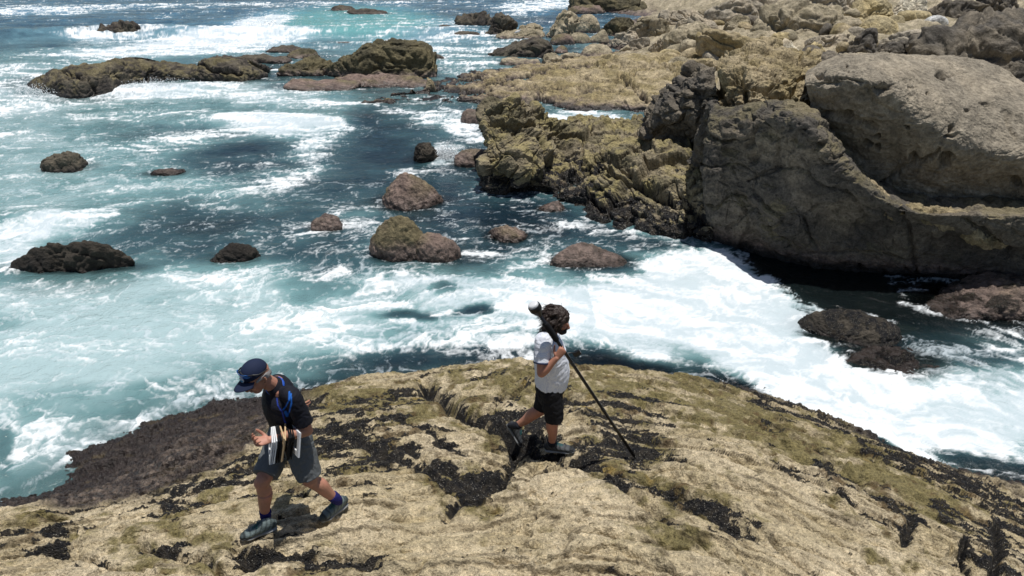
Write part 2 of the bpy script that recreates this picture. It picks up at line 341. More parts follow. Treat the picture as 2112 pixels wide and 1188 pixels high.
def build_shelf():
    py = np.arange(1460, 686, -1.9); px = np.arange(-420, 2540, 2.0)
    g = G(px[None, :], py[:, None], .9); x, y = g[..., 0].ravel(), g[..., 1].ravel()
    base = shelf_base(x, y); P2 = np.c_[x, y, np.zeros_like(x)]
    U, Vv = topx(np.c_[x, y, base])
    wob = fbm(P2, 1.6, 3, 1)*26; wob2 = fbm(P2, 1.6, 3, 2)*20
    Uw, Vw = U+wob, Vv+wob2
    # bedding runs down to the right on the right-hand half and up to the right on the left-hand half
    wr = sst(900, 1300, U)
    ang = lerp(.18, -.62, wr); al = x*np.cos(ang)+y*np.sin(ang); ac = -x*np.sin(ang)+y*np.cos(ang)
    A = np.c_[al*.45, ac*1.9, base*.6]
    z = base + .08*fbm(P2, .55, 3, 4) + .11*(fbm(A, .9, 4, 6, kind=2)-.45)
    rg = fbm(A, 2.1, 4, 8, kind=2); z += .060*(rg-.45)
    tr = fbm(A*np.array([.8, 1.2, 1]), .7, 4, 12)*4; st = tr-np.floor(tr); lm = sst(-.15, .2, fbm(P2, .9, 2, 14)); z += .062*(sst(.0, .15, st)-st)*lm
    ledge = sst(.20, .08, st)*sst(0, .03, st)*lm       # small broken ledges
    dens = blobs(Uw, Vw, MUSSEL, .45)
    crd = np.zeros_like(z); crm = np.zeros_like(z)
    for pl, wd, dp, mu in CRACKS:
        dp = dp*(1.7 if dp < .12 else 1.0); wd = wd*1.05
        d = polydist(Uw*.55+U*.45, Vw*.55+Vv*.45, pl); q = np.exp(-(d/wd)**2*1.1)
        crd = np.maximum(crd, q*dp); crm = np.maximum(crm, np.exp(-(d/(wd*1.5))**2)*mu)
    bowl = np.exp(-ell(U, Vv, (1310, 895, 95, 60, 8))**2)*.10
    c1, c2, c3 = cells(np.c_[A[:, 0]*.8+.3*wob/26, A[:, 1]+.3*wob2/20, 0*x], 1.25, 3); z = z - .05*np.exp(-(c2/.05)**2)*sst(.2, .6, c3) + .05*(c3-.5)*sst(.0, .12, c2)
    z = z - crd - bowl
    # the block left of the deep cleft drops away to it
    nm = fbm(A*np.array([1.3, .9, 1]), 4.2, 6, 15, gain=.80)
    mus = sst(.20, .54, dens*.57+crm*.50+nm*.95+(.45-rg)*.45+ledge*.12)
    alg = np.clip(sst(.22, .62, blobs(Uw, Vw, ALGAE, .6)*.62+fbm(P2, 3.5, 4, 17, gain=.65)*.95+.05), 0, 1)
    wetz = np.maximum(sst(.80, .38, z+.2*fbm(P2, 2, 3, 18))*(1-sst(560, 700, U)), sst(.22, .06, z+.1*fbm(P2, 4, 2, 19)))
    wetz = np.where(U < 700, np.maximum(wetz, 1-sst(.9, 1.12, ell(Uw, Vw, (330, 940, 270, 82, -20)))), wetz)
    lump = fbm(P2, 14, 3, 21)
    pit = sst(.28, .5, fbm(A*np.array([1, .7, 1]), 5, 3, 33)); rough = sst(-.3, .4, fbm(P2, 1.1, 2, 34))
    z = z + mus*.022*(.4+np.abs(pn(np.c_[P2[:, :2]*26, base*20]))*2) + .020*lump*(.4+rough+wetz*2.0) + .030*(fbm(P2+.05*lump[:, None], 4.5, 3, 22, kind=2)-.4)*(.3+rough) - .035*pit + .012*(fbm(P2, 11, 2, 35, kind=2)-.4)
    z = z + (.006+.010*wetz)*fbm(P2, 34, 2, 23)
    tan = np.array((.43, .355, .225)); tan2 = np.array((.52, .435, .295)); tan3 = np.array((.28, .22, .11))
    t = sst(-.3, .35, fbm(P2, 1.0, 4, 25))[:, None]
    col = lerp(tan, tan2, t); col = lerp(col, tan3, sst(.05, .5, fbm(A, 2.2, 4, 26, gain=.6))[:, None]*.55)
    col = lerp(col, np.array((.15, .125, .045)), (alg*.88)[:, None])
    br = sst(.08, .34, fbm(P2, 4, 5, 28, gain=.7))*sst(.1, .5, dens+alg*.5)
    col = lerp(col, np.array((.10, .065, .03)), (br*.85)[:, None])
    orange = sst(.30, .5, fbm(P2, 2.6, 3, 29))*alg*.5; col = lerp(col, np.array((.26, .17, .04)), orange[:, None])
    pk = sst(-.15, .35, fbm(P2, 7, 5, 30, gain=.8))[:, None]*sst(.1, .6, z)[:, None]
    wc = lerp(np.array((.030, .023, .021)), np.array((.155, .12, .095)), pk)
    col = lerp(col, wc, wetz[:, None]); mus = mus*(1-wetz*.8)
    col = lerp(col, np.array((.13, .10, .055)), (pit*.6)[:, None])*(1+.12*lump)[:, None]
    col = lerp(col, np.array((.07, .052, .03)), (ledge*.55)[:, None]); col = col*np.clip(1+.34*fbm(P2, 7, 5, 36, gain=.8), .5, 1.5)[:, None]
    mask = np.c_[mus, np.clip(wetz*.95, 0, 1), np.full(len(z), .95)]
    o = mesh_np('rock_shelf', np.c_[x, y, z], grid_faces(len(py), len(px)), ROCK, attrs={'col': col.astype(f32), 'mask': mask.astype(f32)})
    tag(o, 'broad tan rock shelf with mussel patches that both men walk on', 'rock', kind='structure')
    return z.reshape(len(py), len(px)), px, py
SHELF = build_shelf()
def shelf_z(x, y):
    """height of the finished shelf under a point"""
    Z, px, py = SHELF
    g = np.array([x, y, .9]); u, v = topx(g[None])
    i = int(np.clip(round((py[0]-v[0])/1.9), 0, len(py)-1)); j = int(np.clip(round((u[0]-px[0])/2.0), 0, len(px)-1)); return float(Z[i, j])
def on_shelf(px, py):
    """the point of the shelf seen at a photo pixel"""
    z = 1.5
    for _ in range(30):
        g = G(px, py, z); z = .6*z+.4*shelf_z(g[0], g[1])
    return G(px, py, z)
# ------------------------------------------------------------------ big rock faces built from control rows
def big(name, label, cat, rows, nr, nc, style, seed, amp, fine, kind2=.5, pits=(), tide=.5, mus=0., smooth=0., strata=0., cuts=(), warpA=.5, dirn=1, detail=1.0, kind=None, olive=0., spk=.8, block=0., bscale=.8, wrap=False):
    if wrap:
        rows = [[np.array(r[0])+np.array((.75, 1.5, -.5)), np.array(r[0])+np.array((.25, .6, -.05))]+list(r) for r in rows]
    P = loft(rows, nr, nc); n = normals_grid(P, nr, nc)*dirn
    U, V = topx(P)
    K = P+seed; wp = np.stack([fbm(K, .7, 3, seed+i) for i in range(3)], -1)*warpA; K2 = K+wp
    d = amp*fbm(K2, .8, 4, seed+4)*1.4 + amp*kind2*(fbm(K2, 1.5, 4, seed+5, kind=2, gain=.55)-.5)*1.6
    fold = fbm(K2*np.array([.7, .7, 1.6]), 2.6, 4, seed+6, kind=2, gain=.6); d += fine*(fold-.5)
    if block:
        c1, c2, c3 = cells(K2*np.array([1, 1, 1.5]), bscale, seed+20); d += block*(c3-.5)*sst(.0, .10, c2)-block*.45*np.exp(-(c2/.05)**2)
        c1, c2, c3 = cells(K2*np.array([1, 1, 1.3]), bscale*2.3, seed+21); d += block*.4*(c3-.5)*sst(.0, .10, c2)-block*.2*np.exp(-(c2/.06)**2)
    if strata:
        h = K2[:, 2]*3.2+K2[:, 0]*.7+K2[:, 1]*.2; s_ = h-np.floor(h); d += strata*(sst(0, .25, s_)-s_)
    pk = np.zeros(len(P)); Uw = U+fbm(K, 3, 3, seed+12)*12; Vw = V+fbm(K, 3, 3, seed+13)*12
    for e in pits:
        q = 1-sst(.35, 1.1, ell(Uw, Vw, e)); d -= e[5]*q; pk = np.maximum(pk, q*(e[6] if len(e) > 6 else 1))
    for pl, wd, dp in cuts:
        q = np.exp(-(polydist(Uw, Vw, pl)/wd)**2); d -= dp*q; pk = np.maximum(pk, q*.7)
    P = P+n*d[:, None]
    n2 = normals_grid(P, nr, nc)*dirn
    P = P+n2*((fbm(K, 9, 3, seed+8)*.022+fbm(K, 28, 2, seed+9)*.009)*detail)[:, None]
    col, mu, wet = rock_colour(P, style, seed, tide)
    if olive:
        t = sst(-.15, .3, fbm(K, 1.8, 4, seed+14)+.5*n2[:, 2]-.3)*sst(tide*.4, tide*1.2, P[:, 2]+.15*fbm(K, 3, 2, seed+15)); col = lerp(col, np.array((.33, .275, .11)), (t*olive)[:, None])
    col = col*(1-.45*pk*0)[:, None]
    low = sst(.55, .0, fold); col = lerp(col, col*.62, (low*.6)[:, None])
    if mus: mu = sst(.42, .62, mus*sst(1.6, .1, P[:, 2])+.5*fbm(K, 4.5, 4, seed+16, gain=.65)-.25+.4*low)
    zl = P[:, 2]+.12*fbm(K, 2.5, 3, seed+17); dkb = sst(.30, .10, zl); col = lerp(col, np.array((.022, .02, .018)), (dkb*.9)[:, None])
    # bring the lowest rows under water
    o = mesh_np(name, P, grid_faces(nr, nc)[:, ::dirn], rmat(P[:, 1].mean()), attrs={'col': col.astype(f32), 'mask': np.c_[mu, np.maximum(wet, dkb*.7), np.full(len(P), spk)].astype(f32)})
    return tag(o, label, cat, kind=kind)
def under(pts, dy=.25, dz=-.7): return [np.array(p)+np.array((0, dy, dz)) for p in pts]
def gg(L, z=0): return [G(a, b, z) for a, b in L]
def yy(L): return [Q(*t) for t in L]

# base rock under the whole far-right shore
SH = [(1200, 20, -.3), (1180, 45, -.5), (1260, 60, .1), (1400, 60, 1.0), (1600, 60, 1.6), (1800, 60, 1.8), (2000, 60, 1.7), (2112, 60, 1.7), (2500, 60, 1.8), (1500, 20, 1.6), (1800, 10, 2.2), (2112, 10, 2.3), (1350, 0, .8), (1250, 0, .1),
      (1500, 110, 1.0), (1700, 120, 1.3), (2000, 120, 1.2), (2112, 120, 1.1), (1400, 130, .7), (1300, 115, .4), (1200, 110, -.1), (1100, 110, -.5), (1000, 60, -.6), (900, 100, -1), (1500, 170, .9), (1460, 250, .3), (1700, 200, 1.2), (2112, 200, .8), (2500, 200, 1.0), (1400, 210, .2), (1250, 170, .0), (1100, 200, -.6), (900, 30, -1), (1000, 10, -1.2), (1200, -20, -.6),
      (1500, 400, .3), (1800, 450, .3), (2112, 420, .6), (2500, 450, .8), (1300, 420, -.4), (1700, 560, -.5), (2112, 560, 0), (2500, 620, 0), (1500, 520, -.9), (1900, 600, -.9)]
SHW = [tuple(G(a, b, c)) for a, b, c in SH]+[(30., 160., 9.), (90., 150., 14.), (5., 140., -.8), (60., 60., 8.), (-10., 120., -1.5)]
def shore_at(px, py):
    z = 1.5
    for _ in range(12): g = G(px, py, z); z = .5*z+.5*float(rbf(SHW, np.array([g[0]]), np.array([g[1]]))[0])
    return z-.15
def build_shore():
    px = np.arange(1080, 2620, 3.); py = np.concatenate([np.arange(640, 140, -6.), np.arange(140, -40, -1.6)])
    W = SHW
    g = G(px[None, :], py[:, None], 1.2); x, y = g[..., 0].ravel(), g[..., 1].ravel(); z = rbf(W, x, y)
    P = np.c_[x, y, 0*x]; wa = P+np.c_[fbm(P, .3, 2, 90), fbm(P, .3, 2, 91), 0*x]
    z += .55*(fbm(wa, .33, 5, 92, kind=2, gain=.55)-.4)+.25*fbm(P, .9, 4, 93)+.05*fbm(P, 5, 3, 94)-.25
    z = np.where(y < 17, np.minimum(z, z*sst(13.5, 17, y)-1.3*(1-sst(13.5, 17, y))), z)
    P[:, 2] = z; col, mu, wet = rock_colour(P, 'brown', 95, .5)
    o = mesh_np('shore_rock', P, grid_faces(len(py), len(px)), ROCK_FAR, attrs={'col': col.astype(f32), 'mask': np.c_[mu, wet, 0*x+.6].astype(f32)})
    tag(o, 'brown bedrock under the boulders of the far shore', 'shore', kind='structure')
build_shore()

# long low slab in the middle distance
rows = [under(gg([(730, 222), (850, 222), (945, 222), (1030, 232), (1110, 244), (1200, 250), (1290, 250), (1380, 262), (1480, 275)]), 0, -.5),
        gg([(745, 216), (850, 214), (945, 212), (1030, 220), (1110, 232), (1200, 237), (1290, 234), (1370, 240), (1470, 250)], .0),
        [G(770, 206, 0.066), G(860, 202, 0.121), G(945, 196, 0.193), G(1030, 197, 0.248), G(1110, 200, 0.330), G(1200, 202, 0.413), G(1290, 198, 0.468), G(1380, 205, 0.495), G(1470, 215, 0.522)],
        [G(790, 198, 0.083), G(880, 188, 0.154), G(950, 174, 0.248), G(1030, 167, 0.303), G(1110, 162, 0.413), G(1200, 160, 0.522), G(1300, 158, 0.605), G(1390, 160, 0.632), G(1480, 165, 0.660)],
        [G(840, 194, 0.066), G(890, 182, 0.138), G(955, 163, 0.248), G(1030, 148, 0.341), G(1110, 137, 0.440), G(1200, 130, 0.550), G(1300, 127, 0.632), G(1400, 125, 0.660), G(1490, 125, 0.715)],
        [G(860, 191, 0.028), G(900, 178, 0.083), G(960, 158, 0.165), G(1030, 141, 0.248), G(1110, 128, 0.330), G(1200, 117, 0.440), G(1300, 112, 0.495), G(1400, 109, 0.550), G(1500, 107, 0.660)],
        [G(865, 186, -.4), G(905, 172, -.4), G(960, 152, -.4), G(1030, 135, -.4), G(1110, 121, -.3), G(1200, 112, 0.000), G(1300, 108, 0.110), G(1400, 105, 0.220), G(1500, 103, 0.330)]]
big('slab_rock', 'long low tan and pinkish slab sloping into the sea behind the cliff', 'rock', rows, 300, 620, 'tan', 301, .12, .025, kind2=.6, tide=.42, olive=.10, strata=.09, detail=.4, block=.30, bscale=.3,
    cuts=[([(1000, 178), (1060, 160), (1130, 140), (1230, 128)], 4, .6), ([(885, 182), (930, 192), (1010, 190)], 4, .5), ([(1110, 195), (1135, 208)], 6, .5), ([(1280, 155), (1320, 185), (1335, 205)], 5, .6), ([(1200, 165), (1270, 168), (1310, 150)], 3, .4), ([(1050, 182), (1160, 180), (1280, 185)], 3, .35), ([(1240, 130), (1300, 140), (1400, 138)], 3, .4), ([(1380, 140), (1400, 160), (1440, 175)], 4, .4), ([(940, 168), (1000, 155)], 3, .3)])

# jagged cliff in the middle
front = [(1012, 398), (1060, 406), (1110, 408), (1160, 425), (1215, 452), (1275, 474), (1340, 488), (1400, 496), (1470, 506)]
rows = [under(gg(front), .3, -.8), under(gg(front), .12, .0),
        yy([(1004, 340, 17.9), (1060, 345, 17.5), (1120, 370, 17.6), (1190, 400, 17.0), (1250, 410, 16.3), (1310, 425, 15.6), (1370, 435, 15.1), (1420, 450, 14.7), (1470, 460, 14.3)]),
        yy([(1003, 290, 18.3), (1065, 300, 18.0), (1135, 330, 18.4), (1200, 355, 18.2), (1260, 355, 17.3), (1320, 365, 16.6), (1380, 375, 16.0), (1430, 380, 15.5), (1475, 385, 15.1)]),
        yy([(1004, 262, 18.7), (1070, 270, 18.6), (1140, 300, 19.2), (1210, 308, 19.4), (1270, 305, 18.6), (1340, 310, 17.8), (1390, 320, 17.2), (1440, 325, 16.7), (1480, 330, 16.2)]),
        yy([(1006, 240, 19.2), (1075, 236, 19.3), (1140, 262, 20.2), (1210, 265, 20.9), (1275, 262, 20.2), (1340, 265, 19.6), (1400, 268, 19.0), (1450, 268, 18.3), (1485, 270, 17.8)]),
        yy([(1008, 230, 19.8), (1080, 224, 20.1), (1140, 246, 21.2), (1210, 243, 22.2), (1280, 240, 22.0), (1345, 235, 21.5), (1400, 230, 21), (1450, 225, 20.4), (1490, 220, 20)]),
        [p+np.array((0, .9, -1.2)) for p in yy([(1012, 232, 20.4), (1080, 226, 20.8), (1140, 246, 22.0), (1210, 243, 23.0), (1280, 240, 23.0), (1345, 235, 22.5), (1400, 230, 22), (1450, 225, 21.4), (1490, 220, 21)])]]
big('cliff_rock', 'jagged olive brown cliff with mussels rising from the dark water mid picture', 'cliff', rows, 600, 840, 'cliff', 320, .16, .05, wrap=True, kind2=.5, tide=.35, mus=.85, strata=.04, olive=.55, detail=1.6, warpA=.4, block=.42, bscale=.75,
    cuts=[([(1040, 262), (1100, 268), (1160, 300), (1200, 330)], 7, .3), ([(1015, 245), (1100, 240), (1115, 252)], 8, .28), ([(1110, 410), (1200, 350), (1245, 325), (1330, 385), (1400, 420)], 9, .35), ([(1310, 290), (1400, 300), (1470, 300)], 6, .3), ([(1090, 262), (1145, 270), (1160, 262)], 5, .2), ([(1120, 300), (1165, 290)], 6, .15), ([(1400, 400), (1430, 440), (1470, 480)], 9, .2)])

# leaning slab below the great boulder
front = [(1465, 500), (1530, 522), (1610, 545), (1690, 560), (1780, 570), (1880, 578), (1980, 588), (2090, 602), (2250, 640)]
fy = gg(front)
rows = [under(fy, .5, -.8), under(fy, .22, .0), under(fy, .05, .35),
        yy([(1452, 400, 14.20), (1520, 420, 13.9), (1600, 440, 13.20), (1690, 455, 12.90), (1780, 470, 12.60), (1880, 480, 12.40), (1980, 500, 12.20), (2090, 520, 12.00), (2250, 540, 11.60)]),
        yy([(1458, 320, 14.25), (1526, 335, 13.95), (1610, 340, 13.12), (1680, 370, 12.55), (1750, 410, 12.35), (1830, 440, 12.15), (1930, 465, 11.95), (2060, 495, 11.75), (2250, 510, 11.25)]),
        yy([(1466, 258, 14.45), (1530, 266, 13.95), (1605, 250, 13.12), (1665, 275, 12.35), (1725, 340, 12.25), (1790, 395, 12.00), (1880, 436, 11.85), (2010, 446, 11.70), (2250, 450, 11.20)]),
        yy([(1470, 240, 14.6), (1535, 250, 14.1), (1615, 232, 13.3), (1685, 258, 12.60), (1745, 330, 12.55), (1800, 388, 12.35), (1885, 430, 12.25), (2010, 440, 12.15), (2250, 440, 11.75)]),
        [p+np.array((.1, .9, .0)) for p in yy([(1476, 240, 14.3), (1538, 248, 13.9), (1620, 232, 13.4), (1690, 258, 13.15), (1750, 330, 13.1), (1800, 388, 12.9), (1885, 430, 12.8), (2010, 440, 12.7), (2250, 440, 12.3)])],
        [p+np.array((.1, 2.0, -1.6)) for p in yy([(1476, 240, 14.3), (1538, 248, 13.9), (1620, 232, 13.4), (1690, 258, 13.15), (1750, 330, 13.1), (1800, 388, 12.9), (1885, 430, 12.8), (2010, 440, 12.7), (2250, 440, 12.3)])]]
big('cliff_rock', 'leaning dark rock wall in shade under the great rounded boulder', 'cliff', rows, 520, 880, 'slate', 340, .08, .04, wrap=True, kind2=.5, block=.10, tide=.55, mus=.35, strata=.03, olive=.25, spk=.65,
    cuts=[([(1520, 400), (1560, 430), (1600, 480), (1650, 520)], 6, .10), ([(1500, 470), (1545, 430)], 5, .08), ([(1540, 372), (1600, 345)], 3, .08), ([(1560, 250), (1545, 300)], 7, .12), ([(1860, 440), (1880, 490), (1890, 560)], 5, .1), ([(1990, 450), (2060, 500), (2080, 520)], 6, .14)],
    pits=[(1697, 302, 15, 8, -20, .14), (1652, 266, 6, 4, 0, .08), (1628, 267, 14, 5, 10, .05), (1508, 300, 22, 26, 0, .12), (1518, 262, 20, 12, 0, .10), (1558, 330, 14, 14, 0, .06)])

# the great rounded boulder
rows = [under(yy([(1690, 262, 14.4), (1725, 330, 14.1), (1765, 378, 13.8), (1840, 415, 13.6), (1900, 446, 13.4), (1990, 446, 13.3), (2060, 440, 13.2), (2180, 440, 12.9), (2350, 440, 12.8)]), .5, -.4),
        yy([(1690, 258, 14.35), (1722, 325, 14.05), (1760, 372, 13.75), (1835, 408, 13.55), (1895, 440, 13.3), (1990, 438, 13.2), (2060, 425, 13.0), (2180, 430, 12.6), (2350, 430, 12.5)]),
        yy([(1680, 240, 13.95), (1730, 285, 13.65), (1785, 325, 13.45), (1850, 355, 13.3), (1915, 380, 13.1), (1990, 380, 12.95), (2070, 370, 12.8), (2180, 380, 12.3), (2350, 380, 12.3)]),
        yy([(1672, 215, 13.85), (1730, 240, 13.35), (1795, 265, 13.1), (1860, 285, 12.9), (1925, 300, 12.7), (1990, 312, 12.55), (2070, 322, 12.5), (2180, 320, 12.3), (2350, 320, 12.3)]),
        yy([(1664, 190, 13.85), (1728, 195, 13.15), (1795, 210, 12.85), (1850, 225, 12.72), (1905, 240, 12.68), (1975, 258, 12.75), (2060, 270, 12.9), (2180, 280, 12.8), (2350, 280, 12.8)]),
        yy([(1660, 168, 14.0), (1722, 155, 13.3), (1790, 160, 12.8), (1850, 172, 12.85), (1910, 190, 13.15), (1985, 205, 13.4), (2060, 215, 13.5), (2180, 240, 13.5), (2350, 240, 13.5)]),
        yy([(1662, 154, 14.7), (1715, 134, 14.3), (1785, 125, 13.9), (1850, 130, 14.0), (1920, 145, 14.3), (1990, 155, 14.5), (2060, 172, 14.5), (2170, 210, 14.3), (2350, 210, 14.3)]),
        yy([(1668, 150, 15.6), (1712, 128, 15.6), (1785, 116, 15.6), (1850, 114, 15.8), (1920, 118, 16.0), (1990, 124, 16.0), (2062, 145, 16.0), (2150, 200, 15.6), (2350, 200, 15.6)]),
        [p+np.array((0, .9, -1.0)) for p in yy([(1672, 150, 16.2), (1712, 128, 16.3), (1785, 116, 16.4), (1850, 114, 16.6), (1920, 118, 16.8), (1990, 124, 16.8), (2062, 145, 16.8), (2150, 200, 16.4), (2350, 200, 16.4)])],
        [p+np.array((0, 1.3, -3.4)) for p in yy([(1672, 150, 16.2), (1712, 128, 16.3), (1785, 116, 16.4), (1850, 114, 16.6), (1920, 118, 16.8), (1990, 124, 16.8), (2062, 145, 16.8), (2150, 200, 16.4), (2350, 200, 16.4)])]]
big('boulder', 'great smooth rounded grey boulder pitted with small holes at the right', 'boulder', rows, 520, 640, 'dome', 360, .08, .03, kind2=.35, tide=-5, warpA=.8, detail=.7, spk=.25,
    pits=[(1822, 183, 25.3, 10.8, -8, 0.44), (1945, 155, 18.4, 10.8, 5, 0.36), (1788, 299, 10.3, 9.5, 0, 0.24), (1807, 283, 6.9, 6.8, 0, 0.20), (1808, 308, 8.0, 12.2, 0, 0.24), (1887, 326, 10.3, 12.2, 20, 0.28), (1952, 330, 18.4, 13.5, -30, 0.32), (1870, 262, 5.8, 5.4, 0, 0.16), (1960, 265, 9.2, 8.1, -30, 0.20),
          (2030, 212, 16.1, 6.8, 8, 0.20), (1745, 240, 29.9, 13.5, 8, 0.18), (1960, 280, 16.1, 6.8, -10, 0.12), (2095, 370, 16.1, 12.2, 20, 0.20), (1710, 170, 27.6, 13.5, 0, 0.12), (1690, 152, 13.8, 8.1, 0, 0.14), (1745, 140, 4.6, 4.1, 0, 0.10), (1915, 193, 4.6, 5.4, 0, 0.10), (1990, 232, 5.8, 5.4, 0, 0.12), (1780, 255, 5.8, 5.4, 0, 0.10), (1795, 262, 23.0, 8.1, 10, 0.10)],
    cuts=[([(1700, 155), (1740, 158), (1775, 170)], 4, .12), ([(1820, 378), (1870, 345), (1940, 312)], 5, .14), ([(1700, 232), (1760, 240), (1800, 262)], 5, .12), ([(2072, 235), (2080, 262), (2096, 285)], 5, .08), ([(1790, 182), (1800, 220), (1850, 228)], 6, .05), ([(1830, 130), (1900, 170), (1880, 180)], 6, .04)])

for lab, px, py, Y, s_, tl, sd_ in (('sunlit tan ledge stepping down across the shaded wall, left one', 1800, 402, 12.5, (.62, .26, .22), -.55, 1), ('long sunlit tan ledge across the shaded wall, middle one', 1925, 447, 12.2, (.70, .24, .16), -.12, 2), ('sunlit ledge above the pink rocks at the right edge of the shaded wall', 2035, 490, 12.0, (.50, .24, .20), -.35, 3)):
    rock('ledge_rock', lab, 'ledge', tuple(Q(px, py, Y)), s_, seed=600+sd_, style='tan', res=6, blocky=4, planes=5, amp=.12, tide=-5, block=.3, tilt=tl, strata=.08)
# pitted block left of the boulder, with two deep upright slots
rows = [[p for p in yy([(1455, 300, 16.0), (1500, 300, 15.6), (1545, 300, 15.2), (1600, 290, 15.0), (1660, 280, 15.0), (1720, 270, 15.2)])],
        yy([(1462, 240, 15.9), (1498, 243, 15.5), (1545, 243, 15.1), (1600, 232, 14.9), (1650, 215, 15.0), (1700, 200, 15.3)]),
        yy([(1474, 200, 15.9), (1500, 200, 15.6), (1545, 198, 15.3), (1600, 195, 15.2), (1650, 180, 15.5), (1700, 165, 15.9)]),
        yy([(1478, 165, 16.1), (1505, 162, 15.8), (1545, 160, 15.6), (1600, 155, 15.9), (1650, 148, 16.3), (1700, 140, 16.7)]),
        yy([(1482, 140, 16.8), (1510, 136, 16.6), (1550, 132, 16.6), (1600, 130, 17.0), (1645, 130, 17.4), (1690, 132, 17.6)]),
        yy([(1490, 122, 18.4), (1520, 116, 18.4), (1560, 110, 18.6), (1605, 110, 18.8), (1645, 116, 19.0), (1685, 126, 19.0)]),
        [p+np.array((0, 1.2, -2)) for p in yy([(1490, 122, 18.8), (1520, 116, 18.8), (1560, 110, 19), (1605, 110, 19.2), (1645, 116, 19.2), (1685, 126, 19.2)])]]
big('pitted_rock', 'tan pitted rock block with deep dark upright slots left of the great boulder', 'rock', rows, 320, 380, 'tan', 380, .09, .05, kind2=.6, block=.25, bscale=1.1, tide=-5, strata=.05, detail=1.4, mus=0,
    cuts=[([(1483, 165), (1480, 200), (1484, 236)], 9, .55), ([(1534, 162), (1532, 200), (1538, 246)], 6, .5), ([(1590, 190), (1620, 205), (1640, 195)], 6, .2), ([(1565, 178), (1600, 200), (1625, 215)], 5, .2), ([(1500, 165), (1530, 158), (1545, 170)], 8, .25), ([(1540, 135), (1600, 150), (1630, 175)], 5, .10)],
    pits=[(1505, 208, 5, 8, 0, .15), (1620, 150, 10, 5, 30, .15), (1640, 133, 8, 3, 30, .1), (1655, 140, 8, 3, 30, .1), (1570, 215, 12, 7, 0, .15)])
# dark block between cliff and pitted block
rows = [under(yy([(1325, 262, 19.0), (1370, 268, 18.3), (1410, 266, 17.8), (1450, 262, 17.4), (1480, 262, 17.2)]), .3, -.4),
        yy([(1330, 235, 19.2), (1372, 250, 18.2), (1412, 248, 17.6), (1450, 246, 17.2), (1482, 246, 17.0)]),
        yy([(1345, 215, 19.4), (1380, 215, 18.3), (1412, 205, 17.6), (1450, 205, 17.2), (1480, 205, 17.0)]),
        yy([(1362, 198, 19.7), (1388, 190, 18.6), (1415, 170, 17.9), (1450, 165, 17.4), (1476, 168, 17.3)]),
        yy([(1380, 190, 20), (1402, 172, 19.1), (1422, 150, 18.6), (1448, 142, 18.3), (1474, 148, 18.1)]),
        yy([(1392, 184, 20.6), (1410, 164, 20), (1428, 146, 19.6), (1450, 138, 19.4), (1472, 143, 19.2)]),
        [p+np.array((0, .6, -1.8)) for p in yy([(1392, 184, 20.8), (1410, 164, 20.2), (1428, 146, 19.8), (1450, 138, 19.6), (1472, 143, 19.4)])]]
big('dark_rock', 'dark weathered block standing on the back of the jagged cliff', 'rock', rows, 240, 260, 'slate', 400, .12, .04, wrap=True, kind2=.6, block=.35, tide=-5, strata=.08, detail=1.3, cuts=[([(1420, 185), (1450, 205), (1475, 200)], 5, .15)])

# ------------------------------------------------------------------ rocks standing in the sea
def ridge(label, front, top, dep, name='reef_rock', **kw):
    F_ = [G(a, b, 0) for a, b in front]; n = len(F_); Tp = [Q(a, b, F_[i][1]+dep*.45) for i, (a, b) in enumerate(top)]
    md = [Q(lerp(front[i][0], top[i][0], .6), lerp(front[i][1], top[i][1], .62), F_[i][1]+dep*.10) for i in range(n)]
    bk = [Tp[i]*.6+np.array((F_[i][0], F_[i][1]+dep, 0))*.4 for i in range(n)]; b2 = [np.array((F_[i][0], F_[i][1]+dep*1.15, -.6)) for i in range(n)]
    for i in range(n): HALO.append((F_[i][0], F_[i][1]+dep*.5, dep*.55, dep*.6, .3, kw.get('ring', .6)))
    kw.pop('ring', None); return big(name, label, 'rock', [[p+np.array((0, -.1, -.8)) for p in F_], F_, md, Tp, bk, b2], 150, 420, **kw)
ridge('long jagged dark reef running across the left, washed by surf at its left end', [(52, 182), (100, 198), (160, 206), (215, 198), (270, 180), (330, 170), (390, 168), (450, 174), (510, 174), (552, 158)],
      [(60, 172), (95, 152), (150, 140), (205, 132), (265, 117), (325, 124), (385, 136), (430, 121), (500, 121), (545, 146)], 3.6, style='dark', seed=305, amp=.13, fine=.05, kind2=.5, tide=.2, block=.13, bscale=.35, olive=.25, detail=1.2, ring=.5,
      cuts=[([(405, 130), (440, 145), (500, 150)], 4, .25), ([(300, 160), (320, 140)], 4, .2), ([(130, 150), (180, 160), (200, 190)], 4, .2), ([(225, 140), (250, 165)], 4, .15)])
prock('twin dark rock humps washed by surf at the far left, the taller hump', 203, 306, 77, 46, block=.2, style='dark', seed=1, res=6, ring=.85, amp=.16, dr=.6)
prock('small low hump left of the taller washed dark rock at far left', 150, 210, 76, 57, style='dark', seed=2, res=5, ring=.8, dr=.6)
prock('low flat dark rock awash in the distance at the top, left piece', 676, 728, 24, 11, style='dark', seed=3, ring=.6, dr=.8)
prock('longer flat dark rock awash in the distance at the top, right piece', 718, 806, 31, 16, style='dark', seed=4, ring=.6, dr=.6)
prock('thin dark ledge behind the left reef', 420, 590, 132, 113, block=.12, style='dark', seed=8, ring=.5, dr=.35)
prock('flat dark rock tongue behind the left reef near the big block', 551, 622, 110, 95, block=.1, style='dark', seed=9, ring=.5, dr=.5)
prock('olive mound left of the big dark block', 558, 690, 158, 116, block=.2, style='olive', seed=10, res=6, ring=.3, amp=.15, dr=.7)
prock('small dark mound behind the olive mound beside the big block', 595, 670, 122, 100, style='olive', seed=12, res=5, ring=.3, dr=.7)
